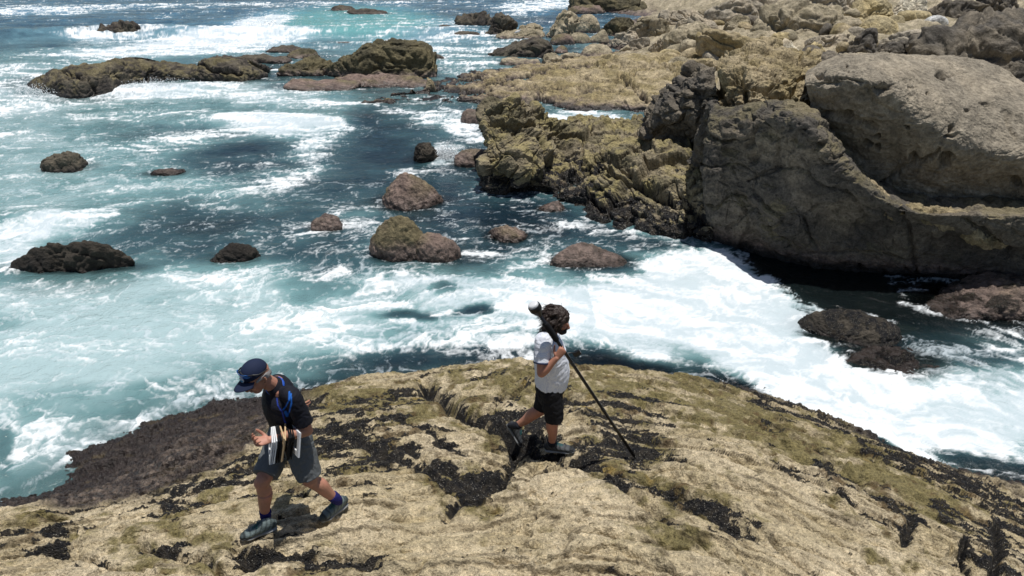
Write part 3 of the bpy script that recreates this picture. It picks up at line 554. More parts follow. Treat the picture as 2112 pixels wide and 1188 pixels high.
prock('big dark angular block on the reef in the middle distance', 655, 886, 163, 88, style='olive', seed=16, res=7, ring=0, amp=.075, blocky=5, planes=5, block=.10, dr=.38, crack=.1, strata=.03, pits=.03, tide=.5)
prock('thin pink weedy ledge under the big dark block', 690, 893, 181, 152, style='pink', seed=14, res=6, ring=.3, dr=.45, clarity=.5, blocky=3)
prock('low wet pink ledge left of the thin weedy ledge', 560, 760, 188, 168, style='pink', seed=15, res=5, ring=.3, dr=.35, clarity=.5)
prock('narrow dark rock sliver awash above the big block', 674, 724, 93, 86, style='dark', seed=11, ring=.4, dr=.5)
prock('small dark pointed rock in surf before the rock island', 862, 899, 67, 54, style='dark', seed=17, ring=.6)
prock('tiny flat dark rock in surf before the rock island', 903, 934, 59, 51, style='dark', seed=18, ring=.5)
prock('low dark wet rock in surf right of the big block', 884, 922, 125, 113, style='dark', seed=19, ring=.6)
prock('dark round rock standing alone in the surf at the left', 84, 170, 356, 294, block=.08, style='dark', seed=20, res=6, ring=.3, amp=.10, tide=.1, dr=.75, sink=.5)
prock('tiny dark rock tip just breaking the water', 300, 372, 363, 346, style='dark', seed=21, ring=.3, clarity=.5, dr=.6)
prock('black rock with white splash on its right in mid water', 836, 898, 336, 296, block=.15, style='black', seed=22, res=6, ring=.0, amp=.14, tide=.05, mus=.3, dr=.8)
prock('pinkish cone of rock rising from dark water, the farther of two', 762, 913, 436, 361, style='pink', seed=23, res=6, amp=.07, blocky=1.45, planes=3, tide=.45, dr=.75, clarity=.7, sink=.25)
prock('pinkish twin-peaked rock, left and taller peak, nearer of two', 757, 884, 538, 451, style='pink', seed=24, res=6, amp=.08, blocky=1.9, planes=3, tide=.45, dr=.7, clarity=.8, sink=.3)
prock('lower right shoulder of the pinkish twin-peaked rock', 845, 948, 540, 472, style='pink', seed=25, res=6, amp=.07, blocky=2.0, planes=3, tide=.45, dr=.7, clarity=.8, sink=.3)
prock('low wet dark rock left of the twin-peaked pink rock', 636, 706, 478, 440, style='pink', seed=26, res=5, amp=.14, dr=.9, clarity=.7, tide=.6)
prock('small black weedy rock alone in turquoise water', 429, 528, 543, 509, style='black', seed=27, res=6, amp=.13, ring=.25, dr=.6, mus=.4, tide=.05)
prock('long black weedy rock beside a white breaker at the left edge', 28, 242, 566, 500, block=.1, style='black', seed=28, res=6, amp=.10, ring=.0, dr=.28, mus=.3, tide=.08, rot=.10, clarity=.6, blocky=3)
prock('brown weed-covered rock just below the surface', 1000, 1090, 500, 474, style='pink', seed=29, res=6, amp=.13, dr=.8, clarity=.8, tide=.2, sink=.7)
prock('low flat pink rock just above dark water behind the foam', 1130, 1295, 552, 507, style='pink', seed=30, res=6, amp=.07, blocky=3.2, dr=.45, clarity=.85, tide=.6, sink=.4)
prock('pale pink rock foot at the left end of the jagged cliff', 945, 1022, 258, 223, style='pink', seed=31, res=5, dr=.8, clarity=.5, tide=.8)
prock('reddish wet rock at the left foot of the jagged cliff', 930, 1020, 345, 312, style='pink', seed=32, res=5, dr=.8, clarity=.7, tide=.7)
prock('small pink rock at the waterline below the jagged cliff', 1105, 1170, 440, 414, style='pink', seed=33, res=5, dr=.6, clarity=.6, tide=.7)
prock('black mussel-covered rock in the dark pool beside the foam', 1672, 1850, 712, 640, style='black', seed=34, res=7, amp=.10, dr=.75, clarity=.9, mus=2.6, tide=.1, blocky=2.1, planes=3, sink=.4)
prock('low dark wet rock in the pool below the mussel-covered rock', 1745, 1930, 775, 745, style='black', seed=35, res=6, amp=.08, dr=.6, mus=.8, clarity=.9, tide=.4, sink=.8)
prock('pinkish rock ledge at the right edge beside the dark pool', 1930, 2200, 655, 578, style='pink', seed=36, res=7, amp=.09, dr=.5, clarity=.7, tide=.5, mus=.55, blocky=3)

# ------------------------------------------------------------------ island of rocks and boulders at the water's edge, far right of centre
prock('large dark rock at the left tip of the rock island', 1000, 1066, 77, 34, block=.25, style='dark', seed=41, res=6, ring=.6, amp=.15, dr=.8)
prock('flat dark rocks at the seaward end of the rock island', 938, 1020, 57, 30, block=.25, style='dark', seed=42, res=5, ring=.6, amp=.15, dr=.7)
prock('low black rock in surf at the foot of the rock island', 935, 990, 78, 65, style='dark', seed=43, ring=.6, dr=.5)
prock('peaked brown rock in the middle of the rock island', 1058, 1128, 76, 28, block=.25, style='brown', seed=44, res=6, amp=.13, dr=.8, planes=9)
prock('broad brown rock with a white gull on its left slope', 1018, 1122, 84, 56, block=.15, style='brown', seed=45, res=6, amp=.10, dr=.6, ring=.2)
prock('large square brown rock at the right of the rock island', 1116, 1192, 84, 29, block=.25, style='brown', seed=46, res=6, amp=.12, dr=.8, blocky=3.4)
prock('smooth round tan boulder between sea and rock island', 1186, 1238, 70, 32, style='brown', seed=47, res=6, amp=.04, planes=2, blocky=2.4, dr=.9, crack=.15)
prock('smooth oval boulder below the round tan boulder', 1208, 1260, 92, 60, style='brown', seed=48, res=5, amp=.05, planes=3, dr=.9)
prock('small brown boulder at the inlet beside the oval boulder', 1174, 1217, 92, 68, style='brown', seed=49, res=5, amp=.06, planes=2, dr=.9)
prock('pinkish sloping boulder at the left of the small inlet', 1136, 1184, 95, 71, style='pink', seed=50, res=5, amp=.06, planes=3, dr=.9)
prock('dark flat-sided block with a light upper edge before the rock island', 1012, 1138, 120, 73, block=.15, style='dark', seed=51, res=6, amp=.10, blocky=3.2, planes=8, dr=.5, tide=.15, ring=.3)
prock('small pink rock in the inlet beside the dark flat-sided block', 1138, 1170, 112, 94, style='pink', seed=52, dr=.8)
prock('mottled round boulder in the small inlet', 1202, 1262, 119, 92, style='brown', seed=53, res=5, amp=.05, planes=2, dr=.8, ring=.3)
prock('low brown ledge below the dark flat-sided block', 1018, 1122, 137, 119, style='brown', seed=54, res=5, amp=.12, dr=.45, ring=.2)
prock('small rough tan rock on the left end of the long slab', 1120, 1168, 131, 110, .3, style='brown', seed=55, res=5, amp=.14)
prock('flat tan rock behind the rough rock on the long slab', 1150, 1202, 124, 110, .2, style='brown', seed=56, res=5, dr=.5)
prock('olive headland at the top of the picture beyond the island', 1183, 1335, 27, -22, block=.2, style='olive', seed=57, res=6, amp=.10, dr=.8, blocky=3, ring=.3)
prock('low pink rock at the foot of the olive headland', 1172, 1245, 29, 10, style='pink', seed=58, res=5, ring=.3, dr=.7)
prock('dark olive sloping rock behind the oval boulder', 1238, 1312, 76, 31, block=.2, style='olive', seed=59, res=6, amp=.08, dr=.8)
prock('grey streaked rock sloping into the small inlet', 1248, 1320, 98, 56, .1, block=.2, style='grey', seed=60, res=6, amp=.08, dr=.8, planes=9)
shore = [  # x0, x1, foot, top, height of foot, colour, blockiness, label
 (1296, 1385, 74, 10, .8, 'brown', 3.0, 'tall cracked tan rock above the grey streaked rock'), (1340, 1384, 74, 28, 1.0, 'brown', 2.8, 'rounded tan block in front of the tall cracked rock'),
 (1365, 1475, 50, 6, 1.6, 'grey', 3.6, 'broad pale cracked outcrop near the top edge'), (1372, 1480, 102, 49, .9, 'brown', 2.6, 'large brown humped boulder right of the tall cracked rock'),
 (1300, 1345, 106, 72, .4, 'grey', 3.0, 'small dark broken rock left of the upright tan block'), (1340, 1375, 108, 68, .5, 'grey', 3.6, 'upright tan block beside the brown humped boulder'),
 (1275, 1302, 109, 91, .4, 'brown', 2.5, 'little tan stone at the head of the inlet'), (1403, 1500, 68, 22, 1.5, 'grey', 3.2, 'long pale rock in a row behind the brown humped boulder'),
 (1488, 1548, 66, 22, 1.8, 'brown', 3.0, 'squarish brown boulder at the end of the pale row'), (1465, 1660, 46, -12, 2.0, 'grey', 4.0, 'great pale slab with a shaded face at the top edge'),
 (1548, 1790, 72, 4, 1.9, 'brown', 3.4, 'great wedge-shaped slab with a dark shaded front'), (1560, 1780, 32, -30, 2.6, 'grey', 4.0, 'pale slab behind the wedge-shaped slab'),
 (1772, 1860, 44, -4, 2.4, 'gold', 3.6, 'squarish golden block behind the yellow boulders'), (1850, 1912, 32, -8, 2.8, 'pale', 2.8, 'pale jagged rock right of the golden block'),
 (1440, 1505, 98, 72, 1.0, 'brown', 2.6, 'flat brown stone left of the layered slabs'), (1456, 1668, 120, 76, 1.2, 'tan', 4.0, 'wide layered tan slab behind the pitted block'),
 (1450, 1600, 92, 66, 1.4, 'brown', 3.6, 'thin brown slab behind the wide layered slab'), (1360, 1408, 121, 99, .6, 'gold', 2.2, 'pale rounded stone with green top left of the cobbles'),
 (1374, 1420, 110, 87, .8, 'brown', 2.2, 'rounded brown stone behind the pale green-topped stone'), (1404, 1447, 110, 77, .8, 'brown', 2.3, 'tall rounded stone amid the cobbles'),
 (1434, 1473, 108, 87, .9, 'brown', 2.1, 'round stone right of the tall rounded stone'), (1406, 1460, 123, 100, .7, 'tan', 2.2, 'smooth oval cobble in front of the others'),
 (1262, 1326, 134, 108, .8, 'brown', 2.6, 'loose angular rock lying on the long slab'), (1366, 1428, 143, 118, .9, 'brown', 2.6, 'flat pinkish rock resting on the long slab'),
 (1420, 1490, 150, 120, .8, 'tan', 2.8, 'tan rock at the right end of the long slab'), (1590, 1648, 94, 65, 1.7, 'gold', 3.0, 'golden orange stone, brightest of the shore'),
 (1602, 1655, 114, 80, 1.5, 'pale', 2.8, 'pale cream stone right below the golden orange stone'), (1650, 1748, 100, 62, 1.8, 'grey', 3.0, 'grey cracked boulder right of the golden orange stone'),
 (1660, 1708, 112, 87, 1.6, 'gold', 2.6, 'yellow stone wedged under the grey cracked boulder'), (1674, 1716, 62, 43, 2.2, 'gold', 2.2, 'small yellow boulder left of the green-spotted one'),
 (1710, 1764, 62, 35, 2.2, 'gold', 2.2, 'yellow boulder with a green spot on top'), (1716, 1770, 80, 48, 2.0, 'tan', 2.3, 'tan stone below the green-spotted yellow boulder'),
 (1745, 1790, 82, 52, 2.0, 'grey', 2.3, 'grey stone below the largest yellow boulder'), (1778, 1850, 68, 34, 2.3, 'gold', 2.2, 'largest smooth yellow boulder of the group'),
 (1760, 1782, 50, 33, 2.5, 'gold', 2.2, 'small upright yellow stone behind the boulders'), (1832, 1866, 52, 28, 2.6, 'gold', 2.2, 'yellow stone tucked behind the largest yellow boulder'),
 (1742, 1826, 116, 62, 1.6, 'slate', 2.6, 'dark honeycombed rock above the great boulder'), (1815, 1960, 100, 45, 1.9, 'grey', 3.0, 'broad tan rock behind the honeycombed rock'),
 (1830, 1960, 118, 80, 1.8, 'slate', 3.0, 'hollowed dark ledge above the great boulder'), (1866, 1886, 44, 24, 2.8, 'pale', 2.2, 'small pale upright stone near the white stone'),
 (1915, 1952, 50, 33, 2.6, 'white', 2.4, 'bright white stone near the top right'), (1885, 1925, 40, 18, 2.9, 'gold', 2.4, 'tan stone behind the bright white stone'),
 (1905, 2045, 38, 0, 2.9, 'slate', 3.0, 'purplish grey boulder at the top right'), (1985, 2060, 34, 22, 3.0, 'white', 2.4, 'white flat stone between the dark slabs'),
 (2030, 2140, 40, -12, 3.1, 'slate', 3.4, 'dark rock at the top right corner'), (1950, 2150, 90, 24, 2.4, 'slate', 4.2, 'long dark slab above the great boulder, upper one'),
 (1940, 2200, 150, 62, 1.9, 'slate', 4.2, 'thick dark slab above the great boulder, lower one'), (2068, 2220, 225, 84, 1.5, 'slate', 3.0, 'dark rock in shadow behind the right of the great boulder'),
 (1640, 1760, 140, 104, 1.5, 'slate', 2.8, 'dark broken ledge just left above the great boulder'), (1700, 1800, 134, 108, 1.6, 'grey', 2.8, 'broken tan ledge behind the top of the great boulder')]
for i, (x0, x1, yb, yt, z0, st, bl, lab) in enumerate(shore):
    small = (x1-x0) < 60
    prock(lab, x0, x1, yb, yt, max(.25, shore_at((x0+x1)/2, yb)), style=st, seed=200+i, res=6 if not small else 5, blocky=bl, planes=(3 if bl < 2.5 else 14), amp=(.04 if bl < 2.5 else .05), sharp=(9 if bl < 2.5 else 40), lump=(.9 if bl < 2.5 else .2), tilt=(0 if bl < 2.9 else .22*math.sin(i*2.4)), dr=(.8 if bl < 3 else .5),
          pits=(.12 if st == 'slate' else 0), strata=(.04 if bl > 3.3 else 0), tide=-5, cat=('boulder' if bl < 2.9 else 'rock'), crack=(.2 if bl > 3.3 else 0), block=(.16 if bl > 2.5 else 0), clarity=0)
# cobbles that fill the gaps between them
rg = np.random.RandomState(5); n = 0
shw = [tuple(G(a, b, c)) for a, b, c in SH]
for k in range(80):
    x, y = rg.uniform(4.0, 26), rg.uniform(24, 60)
    z = float(rbf(shw, np.array([x]), np.array([y]))[0])
    u, v = topx(np.array([[x, y, z]])); u, v = u[0], v[0]
    if not (1270 < u < 2112 and 0 < v < 130) or z < .45: continue
    s_ = rg.uniform(.22, .6); st = ['brown', 'tan', 'gold', 'grey', 'pale', 'slate'][rg.choice(6, p=[.3, .25, .12, .18, .05, .1])]
    rock('cobble', dict(brown='brown', tan='tan', gold='yellowish', grey='grey', pale='pale cream', slate='dark')[st]+' rounded cobble '+('wedged among the large boulders near the top edge' if v < 55 else 'lying between the boulders behind the long slab')+(' at the right' if u > 1700 else ''), 'cobble', (x, y, z+.05), (s_*rg.uniform(.8, 1.3), s_*rg.uniform(.8, 1.2), s_*rg.uniform(.5, .9)), rot=rg.uniform(0, 3), seed=500+k, style=st, res=4, planes=3, blocky=2.2, amp=.06, tide=-5, group='cobbles between the shore boulders')

# spray thrown up where the swell hits rock
def spray(label, px, py, Y, w_, h_, n, seed, lean=0):
    rg = np.random.RandomState(seed); c = Q(px, py, Y); V, Fc = ico(1); Vs, Fs = [], []
    for k in range(n):
        t = rg.rand()**1.6; a = rg.normal(0, .30+.35*t)*w_; r = rg.uniform(.003, .011)*(1.1-.6*t)*(Y/9)**.75
        p = c+np.array((a+lean*t, rg.normal(0, .3)*w_, t*h_*(1-abs(a)/w_*.4))); Vs.append(V*r*np.array((1, 1, rg.uniform(.8, 1.8)))+p); Fs.append(Fc+k*len(V))
    m = bpy.data.materials.get('spray_white')
    if not m:
        m = bpy.data.materials.new('spray_white'); N = NT(m); pos = N.n('NewGeometry').outputs['Position']
        d_ = N.n('BsdfDiffuse', ins={'Color': N.mix(N.noise(pos, 8), (.72, .77, .8, 1), (.88, .9, .9, 1))}); N.l(d_.outputs[0], N.n('OutputMaterial').inputs[0])
    tag(mesh_np('sea_spray', np.concatenate(Vs), np.concatenate(Fs), m), label, 'spray', kind='stuff')
spray('white splash thrown up beside the black rock in mid water', 915, 325, 21.3, .5, .5, 1800, 1, .2)
spray('burst of spray along the breaking wave at the top left', 560, 62, 62, 2.6, 1.4, 900, 3)
spray('spray on the seaward end of the dark left reef', 80, 196, 31.5, 1.4, .5, 700, 4)
spray('spray in front of the middle of the dark left reef', 300, 178, 33.5, 2.2, .35, 700, 5)
# ------------------------------------------------------------------ water
# painted in order: cx, cy, rx, ry, angle, foam, milkiness (0 clear dark .. 1 pale milky turquoise)
SEA = [(1056, -60, 1800, 66, 0, .12, .20), (600, 20, 1300, 12, 0, .30, .35), (300, 14, 700, 5, -1, .62, .5), (60, 26, 150, 8, 0, .72, .7), (600, 12, 200, 3, 0, .6, .4), (1100, 14, 130, 14, -8, .85, .7),
 (100, 48, 350, 14, 0, .18, .28), (80, 82, 220, 22, 0, .12, .36), (110, 104, 160, 10, 0, .08, .25), (480, 62, 330, 18, -4, .25, .5), (40, 112, 240, 8, 0, .4, .5),
 (760, 40, 190, 26, 0, .25, .62), (830, 62, 160, 22, 0, .5, .8), (900, 95, 170, 30, 0, .55, .75), (960, 28, 110, 12, 0, .35, .3), (1130, 45, 70, 10, 0, .3, .15),
 (440, 88, 210, 18, -4, 1.1, 1), (525, 55, 80, 20, -14, 1.1, 1), (330, 108, 250, 14, -3, .95, 1), (610, 75, 40, 14, 0, .9, 1), (240, 75, 110, 16, 0, .75, .8),
 (960, 120, 70, 40, 0, .55, .6), (150, 150, 230, 30, 0, .5, .6), (30, 190, 120, 50, 0, .75, .8), (330, 190, 300, 18, 0, .95, 1), (560, 205, 170, 20, 4, .78, .9), (150, 235, 260, 30, 0, .62, .85),
 (180, 235, 200, 16, -6, .4, .65), (640, 232, 90, 10, 8, .25, .55), (440, 245, 240, 16, -6, .6, .6), (250, 290, 200, 50, -6, .4, .5), (470, 275, 170, 14, -4, .6, .3),
 (50, 310, 140, 70, 0, .42, .72), (620, 265, 150, 28, 5, 1.15, .9), (665, 300, 100, 34, 6, .95, .8), (690, 330, 70, 24, 0, .75, .5), (500, 312, 120, 16, -8, .10, .08), (480, 345, 130, 20, -10, .30, .12),
 (590, 380, 110, 34, -8, .64, .35), (530, 335, 80, 12, 0, .35, .1), (790, 250, 70, 30, 0, .22, .1), (800, 320, 130, 62, 0, .10, .04), (690, 395, 90, 36, 0, .2, .08), (730, 360, 60, 20, 0, .05, .03),
 (100, 400, 280, 70, 0, .34, .72), (330, 400, 160, 44, 0, .34, .6), (60, 482, 100, 24, -14, 1.1, 1), (190, 455, 110, 16, -22, .8, .8), (20, 520, 60, 40, 0, .9, .9), (480, 435, 230, 40, 0, .24, .32),
 (500, 470, 240, 40, 0, .16, .16), (330, 520, 130, 40, -5, .15, .2), (600, 500, 170, 40, 5, .24, .16), (150, 575, 180, 30, -5, .08, .12), (680, 480, 90, 50, 0, .36, .15), (620, 445, 60, 20, 0, .1, .06),
 (120, 640, 180, 46, 5, .55, .7), (330, 620, 260, 46, 0, .42, .62), (550, 580, 220, 34, 0, .50, .55), (660, 590, 90, 22, 0, .06, .10), (250, 670, 100, 28, 0, .12, .82), (520, 640, 170, 30, -8, .42, .55),
 (120, 720, 220, 46, -4, .62, .95), (380, 700, 240, 40, -4, .58, .9), (170, 770, 220, 30, 0, .22, .9), (60, 800, 160, 30, 0, .35, .7), (700, 650, 150, 34, -8, .66, .6), (620, 700, 210, 34, -12, .74, .7), (760, 700, 130, 34, 0, .85, .7),
 (670, 615, 70, 22, 0, .15, .2), (900, 420, 100, 80, 0, .10, .03), (960, 330, 60, 50, 0, .30, .08), (905, 240, 130, 16, 4, .70, .4), (1200, 244, 110, 12, 0, .9, .6), (965, 275, 45, 22, 10, .8, .4), (920, 320, 46, 20, -12, .95, .6),
 (900, 360, 100, 12, 0, .4, .1), (990, 470, 150, 60, 0, .20, .03), (1150, 470, 130, 40, 20, .36, .03), (1260, 490, 190, 12, 13, .50, .05), (1380, 515, 120, 14, 8, .35, .0), (1300, 560, 130, 20, 4, .12, .02), (960, 510, 90, 26, 0, .38, .05),
 (720, 560, 120, 26, 0, .50, .25), (860, 590, 140, 22, 0, .75, .35), (1000, 600, 220, 36, 6, 1.0, .8), (780, 640, 120, 40, -4, .8, .6), (925, 592, 34, 15, 8, .05, .03), (1120, 640, 270, 44, 8, .86, .8), (960, 660, 230, 30, 0, .78, .7),
 (1000, 700, 190, 26, -6, .62, .5), (985, 640, 46, 11, -10, .12, .05), (850, 650, 60, 9, 0, .1, .1), (1290, 640, 200, 60, 6, 1.05, 1), (1430, 570, 110, 50, 4, 1.2, 1), (1510, 540, 46, 22, 20, 1.1, 1), (1570, 620, 150, 70, 24, 1.2, 1), (1310, 705, 120, 26, 14, .95, .9),
 (1500, 690, 240, 66, 18, 1.2, 1), (1690, 790, 220, 70, 28, 1.2, 1), (1860, 860, 240, 70, 22, 1.15, 1), (2060, 850, 170, 90, 10, 1.0, 1), (1560, 540, 40, 8, 20, .7, .3), (1630, 552, 110, 22, 16, .02, .0),
 (1760, 610, 200, 44, 16, .02, .0), (1880, 590, 90, 13, 22, .62, .3), (1990, 640, 200, 44, 12, .04, .0), (1800, 700, 130, 42, 10, .03, .0), (1840, 740, 90, 24, -4, .03, 0), (1680, 640, 40, 10, 14, .8, .5), (2060, 690, 90, 14, 10, .35, .1), (2010, 742, 110, 24, 10, .72, .3), (2070, 790, 90, 30, 0, .9, .7),
 (560, 765, 150, 26, -10, .52, .4), (700, 760, 160, 26, -6, .36, .2), (860, 745, 190, 24, -4, .14, .06), (1000, 725, 150, 13, 0, .34, .08), (760, 800, 140, 20, -4, .18, .04), (650, 800, 90, 16, 0, .30, .08), (1250, 748, 110, 20, 10, .08, .02), (1390, 786, 100, 18, 20, .10, .02),
 (100, 850, 230, 44, -8, .50, .45), (300, 830, 170, 30, -14, .62, .45), (440, 800, 80, 24, -6, .75, .4), (470, 835, 70, 18, 0, .55, .3), (120, 930, 170, 60, -20, .66, .4), (40, 1000, 90, 60, 0, .66, .4), (15, 930, 26, 50, 0, .15, .1), (270, 880, 150, 16, -26, .85, .5), (90, 1050, 60, 9, 0, .9, .5),
 (2060, 965, 150, 24, 16, .04, 0), (1820, 925, 120, 10, 28, .10, 0), (1560, 818, 120, 14, 26, .12, 0)]
def waves(x, y):
    P = np.c_[x, y, np.zeros_like(x)]
    far = sst(12, 60, y)
    a = lerp(.028, .085, far)*np.where(x > 6, .5, 1)
    Wp = np.c_[x+1.2*fbm(P, .25, 2, 61), y+1.0*fbm(P, .25, 2, 62), P[:, 2]]
    z = a*fbm(Wp*np.array([.35, .9, 1]), .9, 4, 63, kind=1)*1.7 + a*1.2*fbm(P*np.array([.4, 1, 1]), .16, 2, 64)*2
    z += lerp(.016, .03, far)*fbm(P*np.array([.6, 1.1, 1]), 2.6, 3, 65)
    # breaking swell at the back left, smaller bore at the far-left edge
    for e, h, wd in (((430, 72, 620, 40, -3), .55, 2.6), ((60, 470, 190, 50, -14), .16, .6), ((560, 250, 260, 30, 0), .10, .8), ((330, 182, 300, 30, 0), .16, 1.2)):
        c = G(e[0], e[1], 0); k = (x-c[0]); yy = y-c[1]-.06*k-1.2*pn(np.c_[x*.16, x*0, x*0+3.3])
        rx = abs(G(e[0]+e[2], e[1], 0)[0]-c[0])
        z += h*np.exp(-(yy/wd)**2)*np.exp(-(k/rx)**4)*(1+.25*fbm(P, 1.2, 3, 66))
    return z
def build_water():
    py = np.concatenate([np.arange(1330, 560, -2.4), np.arange(560, 60, -1.9), np.arange(60, -64, -1.0), [-76., -88., -96., -101.]]); px = np.arange(-420, 2540, 2.2)
    g = G(px[None, :], py[:, None], 0.); x, y = g[..., 0].ravel(), g[..., 1].ravel()
    ext = 900.0
    x = np.where(y > 0, x, x)
    P = np.c_[x, y, np.zeros_like(x)]; U, V = topx(P)
    # warp in world metres, then read the paint list
    sc = np.clip(8/np.maximum(y, 3), .15, 1.4)
    wx, wy = fbm(P, .9, 4, 70, gain=.6), fbm(P, .9, 4, 71, gain=.6)
    lw1, lw2 = fbm(P, .22, 2, 72), fbm(P, .22, 2, 73)
    Uw = U+60*sc*wx+40*lw1*np.clip(sc, .3, 1); Vw = V+26*sc*wy+14*lw2*np.clip(sc, .2, 1)
    foam = np.full(x.shape, .3); milk = np.full(x.shape, .4)
    for e in SEA:
        d = ell(Uw, Vw, e); t = 1-sst(.55, 1.35, d); foam += (e[5]-foam)*t
        d2 = ell(U+.6*(Uw-U), V+.6*(Vw-V), e); t = 1-sst(.3, 1.6, d2); milk += (e[6]-milk)*t
    lf = sst(820, 600, U)*sst(520, 600, V); foam = foam*(1-.16*lf); milk = np.minimum(milk+.10*lf, 1)
    # rings of foam and clearer water round each rock
    hb = shelf_base(x, y); near = sst(15, 11, y); dep = np.maximum(-hb-.02, 0)
    band = np.exp(-((hb+.04)/.06)**2)*near; foam = np.maximum(foam, band*lerp(.12, .80, sst(1000, 700, U)))
    clear = np.exp(-dep*5.0)*near*.85
    for e in ((1830, 700, 190, 70, 8, .45), (1760, 600, 240, 36, 12, .25), (2040, 640, 130, 36, 20, .5), (1560, 545, 60, 14, 10, .3), (1290, 590, 120, 34, 5, .25), (1060, 480, 120, 34, 5, .3),
              (900, 530, 130, 44, 0, .6), (850, 420, 100, 34, 0, .5), (430, 470, 90, 30, 0, .35), (140, 590, 170, 30, -5, .5), (480, 535, 80, 24, 0, .2), (2000, 770, 100, 30, 0, .35), (900, 215, 200, 24, 4, .4), (760, 175, 150, 24, 0, .35), (980, 300, 60, 40, 0, .3)):
        clear = np.maximum(clear, e[5]*(1-sst(.4, 1.3, ell(Uw, Vw, e))))
    hal = np.zeros_like(x)
    for (cx, cy, rx, ry, cl, ring) in HALO:
        m = (np.abs(x-cx) < rx*2.2+.6) & (np.abs(y-cy) < ry*2.2+.8)
        if not m.any(): continue
        d = np.hypot((x[m]-cx)/rx, (y[m]-cy)/ry)+.22*wx[m]
        hal[m] = np.maximum(hal[m], min(1, cl+.25)*(1-sst(.80, 1.55, d)))
        if ring: foam[m] = np.maximum(foam[m], ring*(1-sst(.0, .32, np.abs(d-1.08))))
    # filaments: ridged noise drawn out along the drift, warped twice
    # flow: gentle arcs
    Fl = np.c_[x+.9*wx+1.6*lw1, y+.5*wy+1.2*lw2, np.zeros_like(x)]
    an = np.where(x > 1.5, -.35, .12); ca, sa = np.cos(an), np.sin(an)
    Fr = np.c_[(Fl[:, 0]*ca+Fl[:, 1]*sa)*.5, (-Fl[:, 0]*sa+Fl[:, 1]*ca)*1.15, Fl[:, 2]]
    f1 = fbm(Fr, .9, 5, 74, gain=.62, kind=1); f2 = fbm(Fr, .55, 5, 75, gain=.6); f3 = fbm(Fl, 4.0, 4, 76, gain=.6, kind=1)
    fil = (f1-.62)*1.5+f2*.75+(f3-.6)*.45
    sd = lambda q: (q-q.mean())/q.std()
    filn = sd(f1)*.55+sd(f2)*.45+sd(f3)*.40
    fv = (foam-.58)*1.7+filn*lerp(.50, .24, sst(.7, 1.1, foam))*sst(-.1, .25, foam)
    lace = sd(fbm(Fl*np.array([.8, 1.2, 1]), 1.9, 5, 79, gain=.66, kind=1)); fv = np.maximum(fv, (lace-1.05+1.5*(foam-.25))*.38*(1-.75*sst(14, 40, y))-.3*sst(14, 40, y)-2*(1-sst(.01, .12, foam)))
    z = waves(x, y)
    hw = sst(-.1, .3, fv)
    z += hw*(.012+.02*fbm(P, 3, 3, 77))*np.where(foam > .4, 1.0, .4)
    # water colour: dark clear water to milky turquoise
    mk = np.clip(milk*1.07+.03+.13*sst(1000, 700, U)*sst(500, 620, V)+.05*sst(900, 500, U)+.35*f2+.25*wx, 0, 1)
    c0, c1, c2, c3 = (np.array(c) for c in ((.011, .027, .040), (.046, .100, .115), (.17, .315, .325), (.41, .55, .565)))
    col = np.where((mk < .33)[:, None], lerp(c0, c1, (mk/.33)[:, None]), np.where((mk < .7)[:, None], lerp(c1, c2, ((mk-.33)/.37)[:, None]), lerp(c2, c3, ((mk-.7)/.3)[:, None])))
    gr = (1-sst(.6, 1.4, ell(U, V, (730, 48, 170, 34))))[:, None]*.7; col = lerp(col, np.array((.16, .50, .44)), gr)
    dk = (sst(1420, 1560, U)*sst(760, 640, V))[:, None]*.95*(1-hw)[:, None]; col = lerp(col, np.array((.006, .009, .009)), dk)  # dark reflection of the cliff, painted into the channel water's colour
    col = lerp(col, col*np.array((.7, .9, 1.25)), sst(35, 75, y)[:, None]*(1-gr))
    clear = np.clip(np.maximum(clear*(1-.75*milk), hal*.9), 0, .94)
    mask = np.c_[np.clip(fv*.5+.5, 0, 1), clear, sst(-1.5, 1.5, filn)]
    m = bpy.data.materials.new('sea_water'); N = NT(m)
    pos = N.n('NewGeometry').outputs['Position']
    ca_ = N.n('Attribute', attribute_name='col').outputs['Color']
    mk_ = N.n('SeparateColor', ins={0: N.n('Attribute', attribute_name='mask').outputs['Color']})
    n1 = N.noise(pos, 9, 5, .65, 1.2); n2 = N.noise(pos, 30, 3, .6, .5); n3 = N.noise(pos, 2.5, 4, .6, .8)
    ff = N.math('ADD', mk_.outputs[0], N.math('MULTIPLY', N.math('SUBTRACT', n1, .5), .30))
    ff = N.math('ADD', ff, N.math('MULTIPLY', N.math('SUBTRACT', n2, .5), .12))
    ff = N.ramp(ff, .38, .84)
    fthick = N.ramp(N.math('ADD', N.math('MULTIPLY', mk_.outputs[0], .5), N.math('ADD', N.math('MULTIPLY', mk_.outputs[2], .45), N.math('MULTIPLY', N.math('SUBTRACT', n3, .5), .5))), .42, .92, .74, 1.0)
    fo = N.math('MULTIPLY', ff, fthick)
    bh = N.math('ADD', N.math('MULTIPLY', N.noise(pos, 4.5, 5, .62, .6), .06), N.math('MULTIPLY', N.noise(pos, 22, 3, .6, .4), .006))
    b = N.n('Bump', ins={'Strength': .9, 'Distance': 1.0, 'Height': bh})
    bf = N.n('Bump', ins={'Strength': .6, 'Distance': 1.0, 'Height': N.math('ADD', N.math('MULTIPLY', n3, .06), N.math('MULTIPLY', n2, .008))})
    dif = N.n('BsdfDiffuse', ins={'Color': ca_}); N.l(b.outputs[0], dif.inputs['Normal'])
    tr = N.n('BsdfTransparent', ins={'Color': (.50, .60, .57, 1)})
    body = N.n('MixShader', ins={0: mk_.outputs[1], 1: dif.outputs[0], 2: tr.outputs[0]})
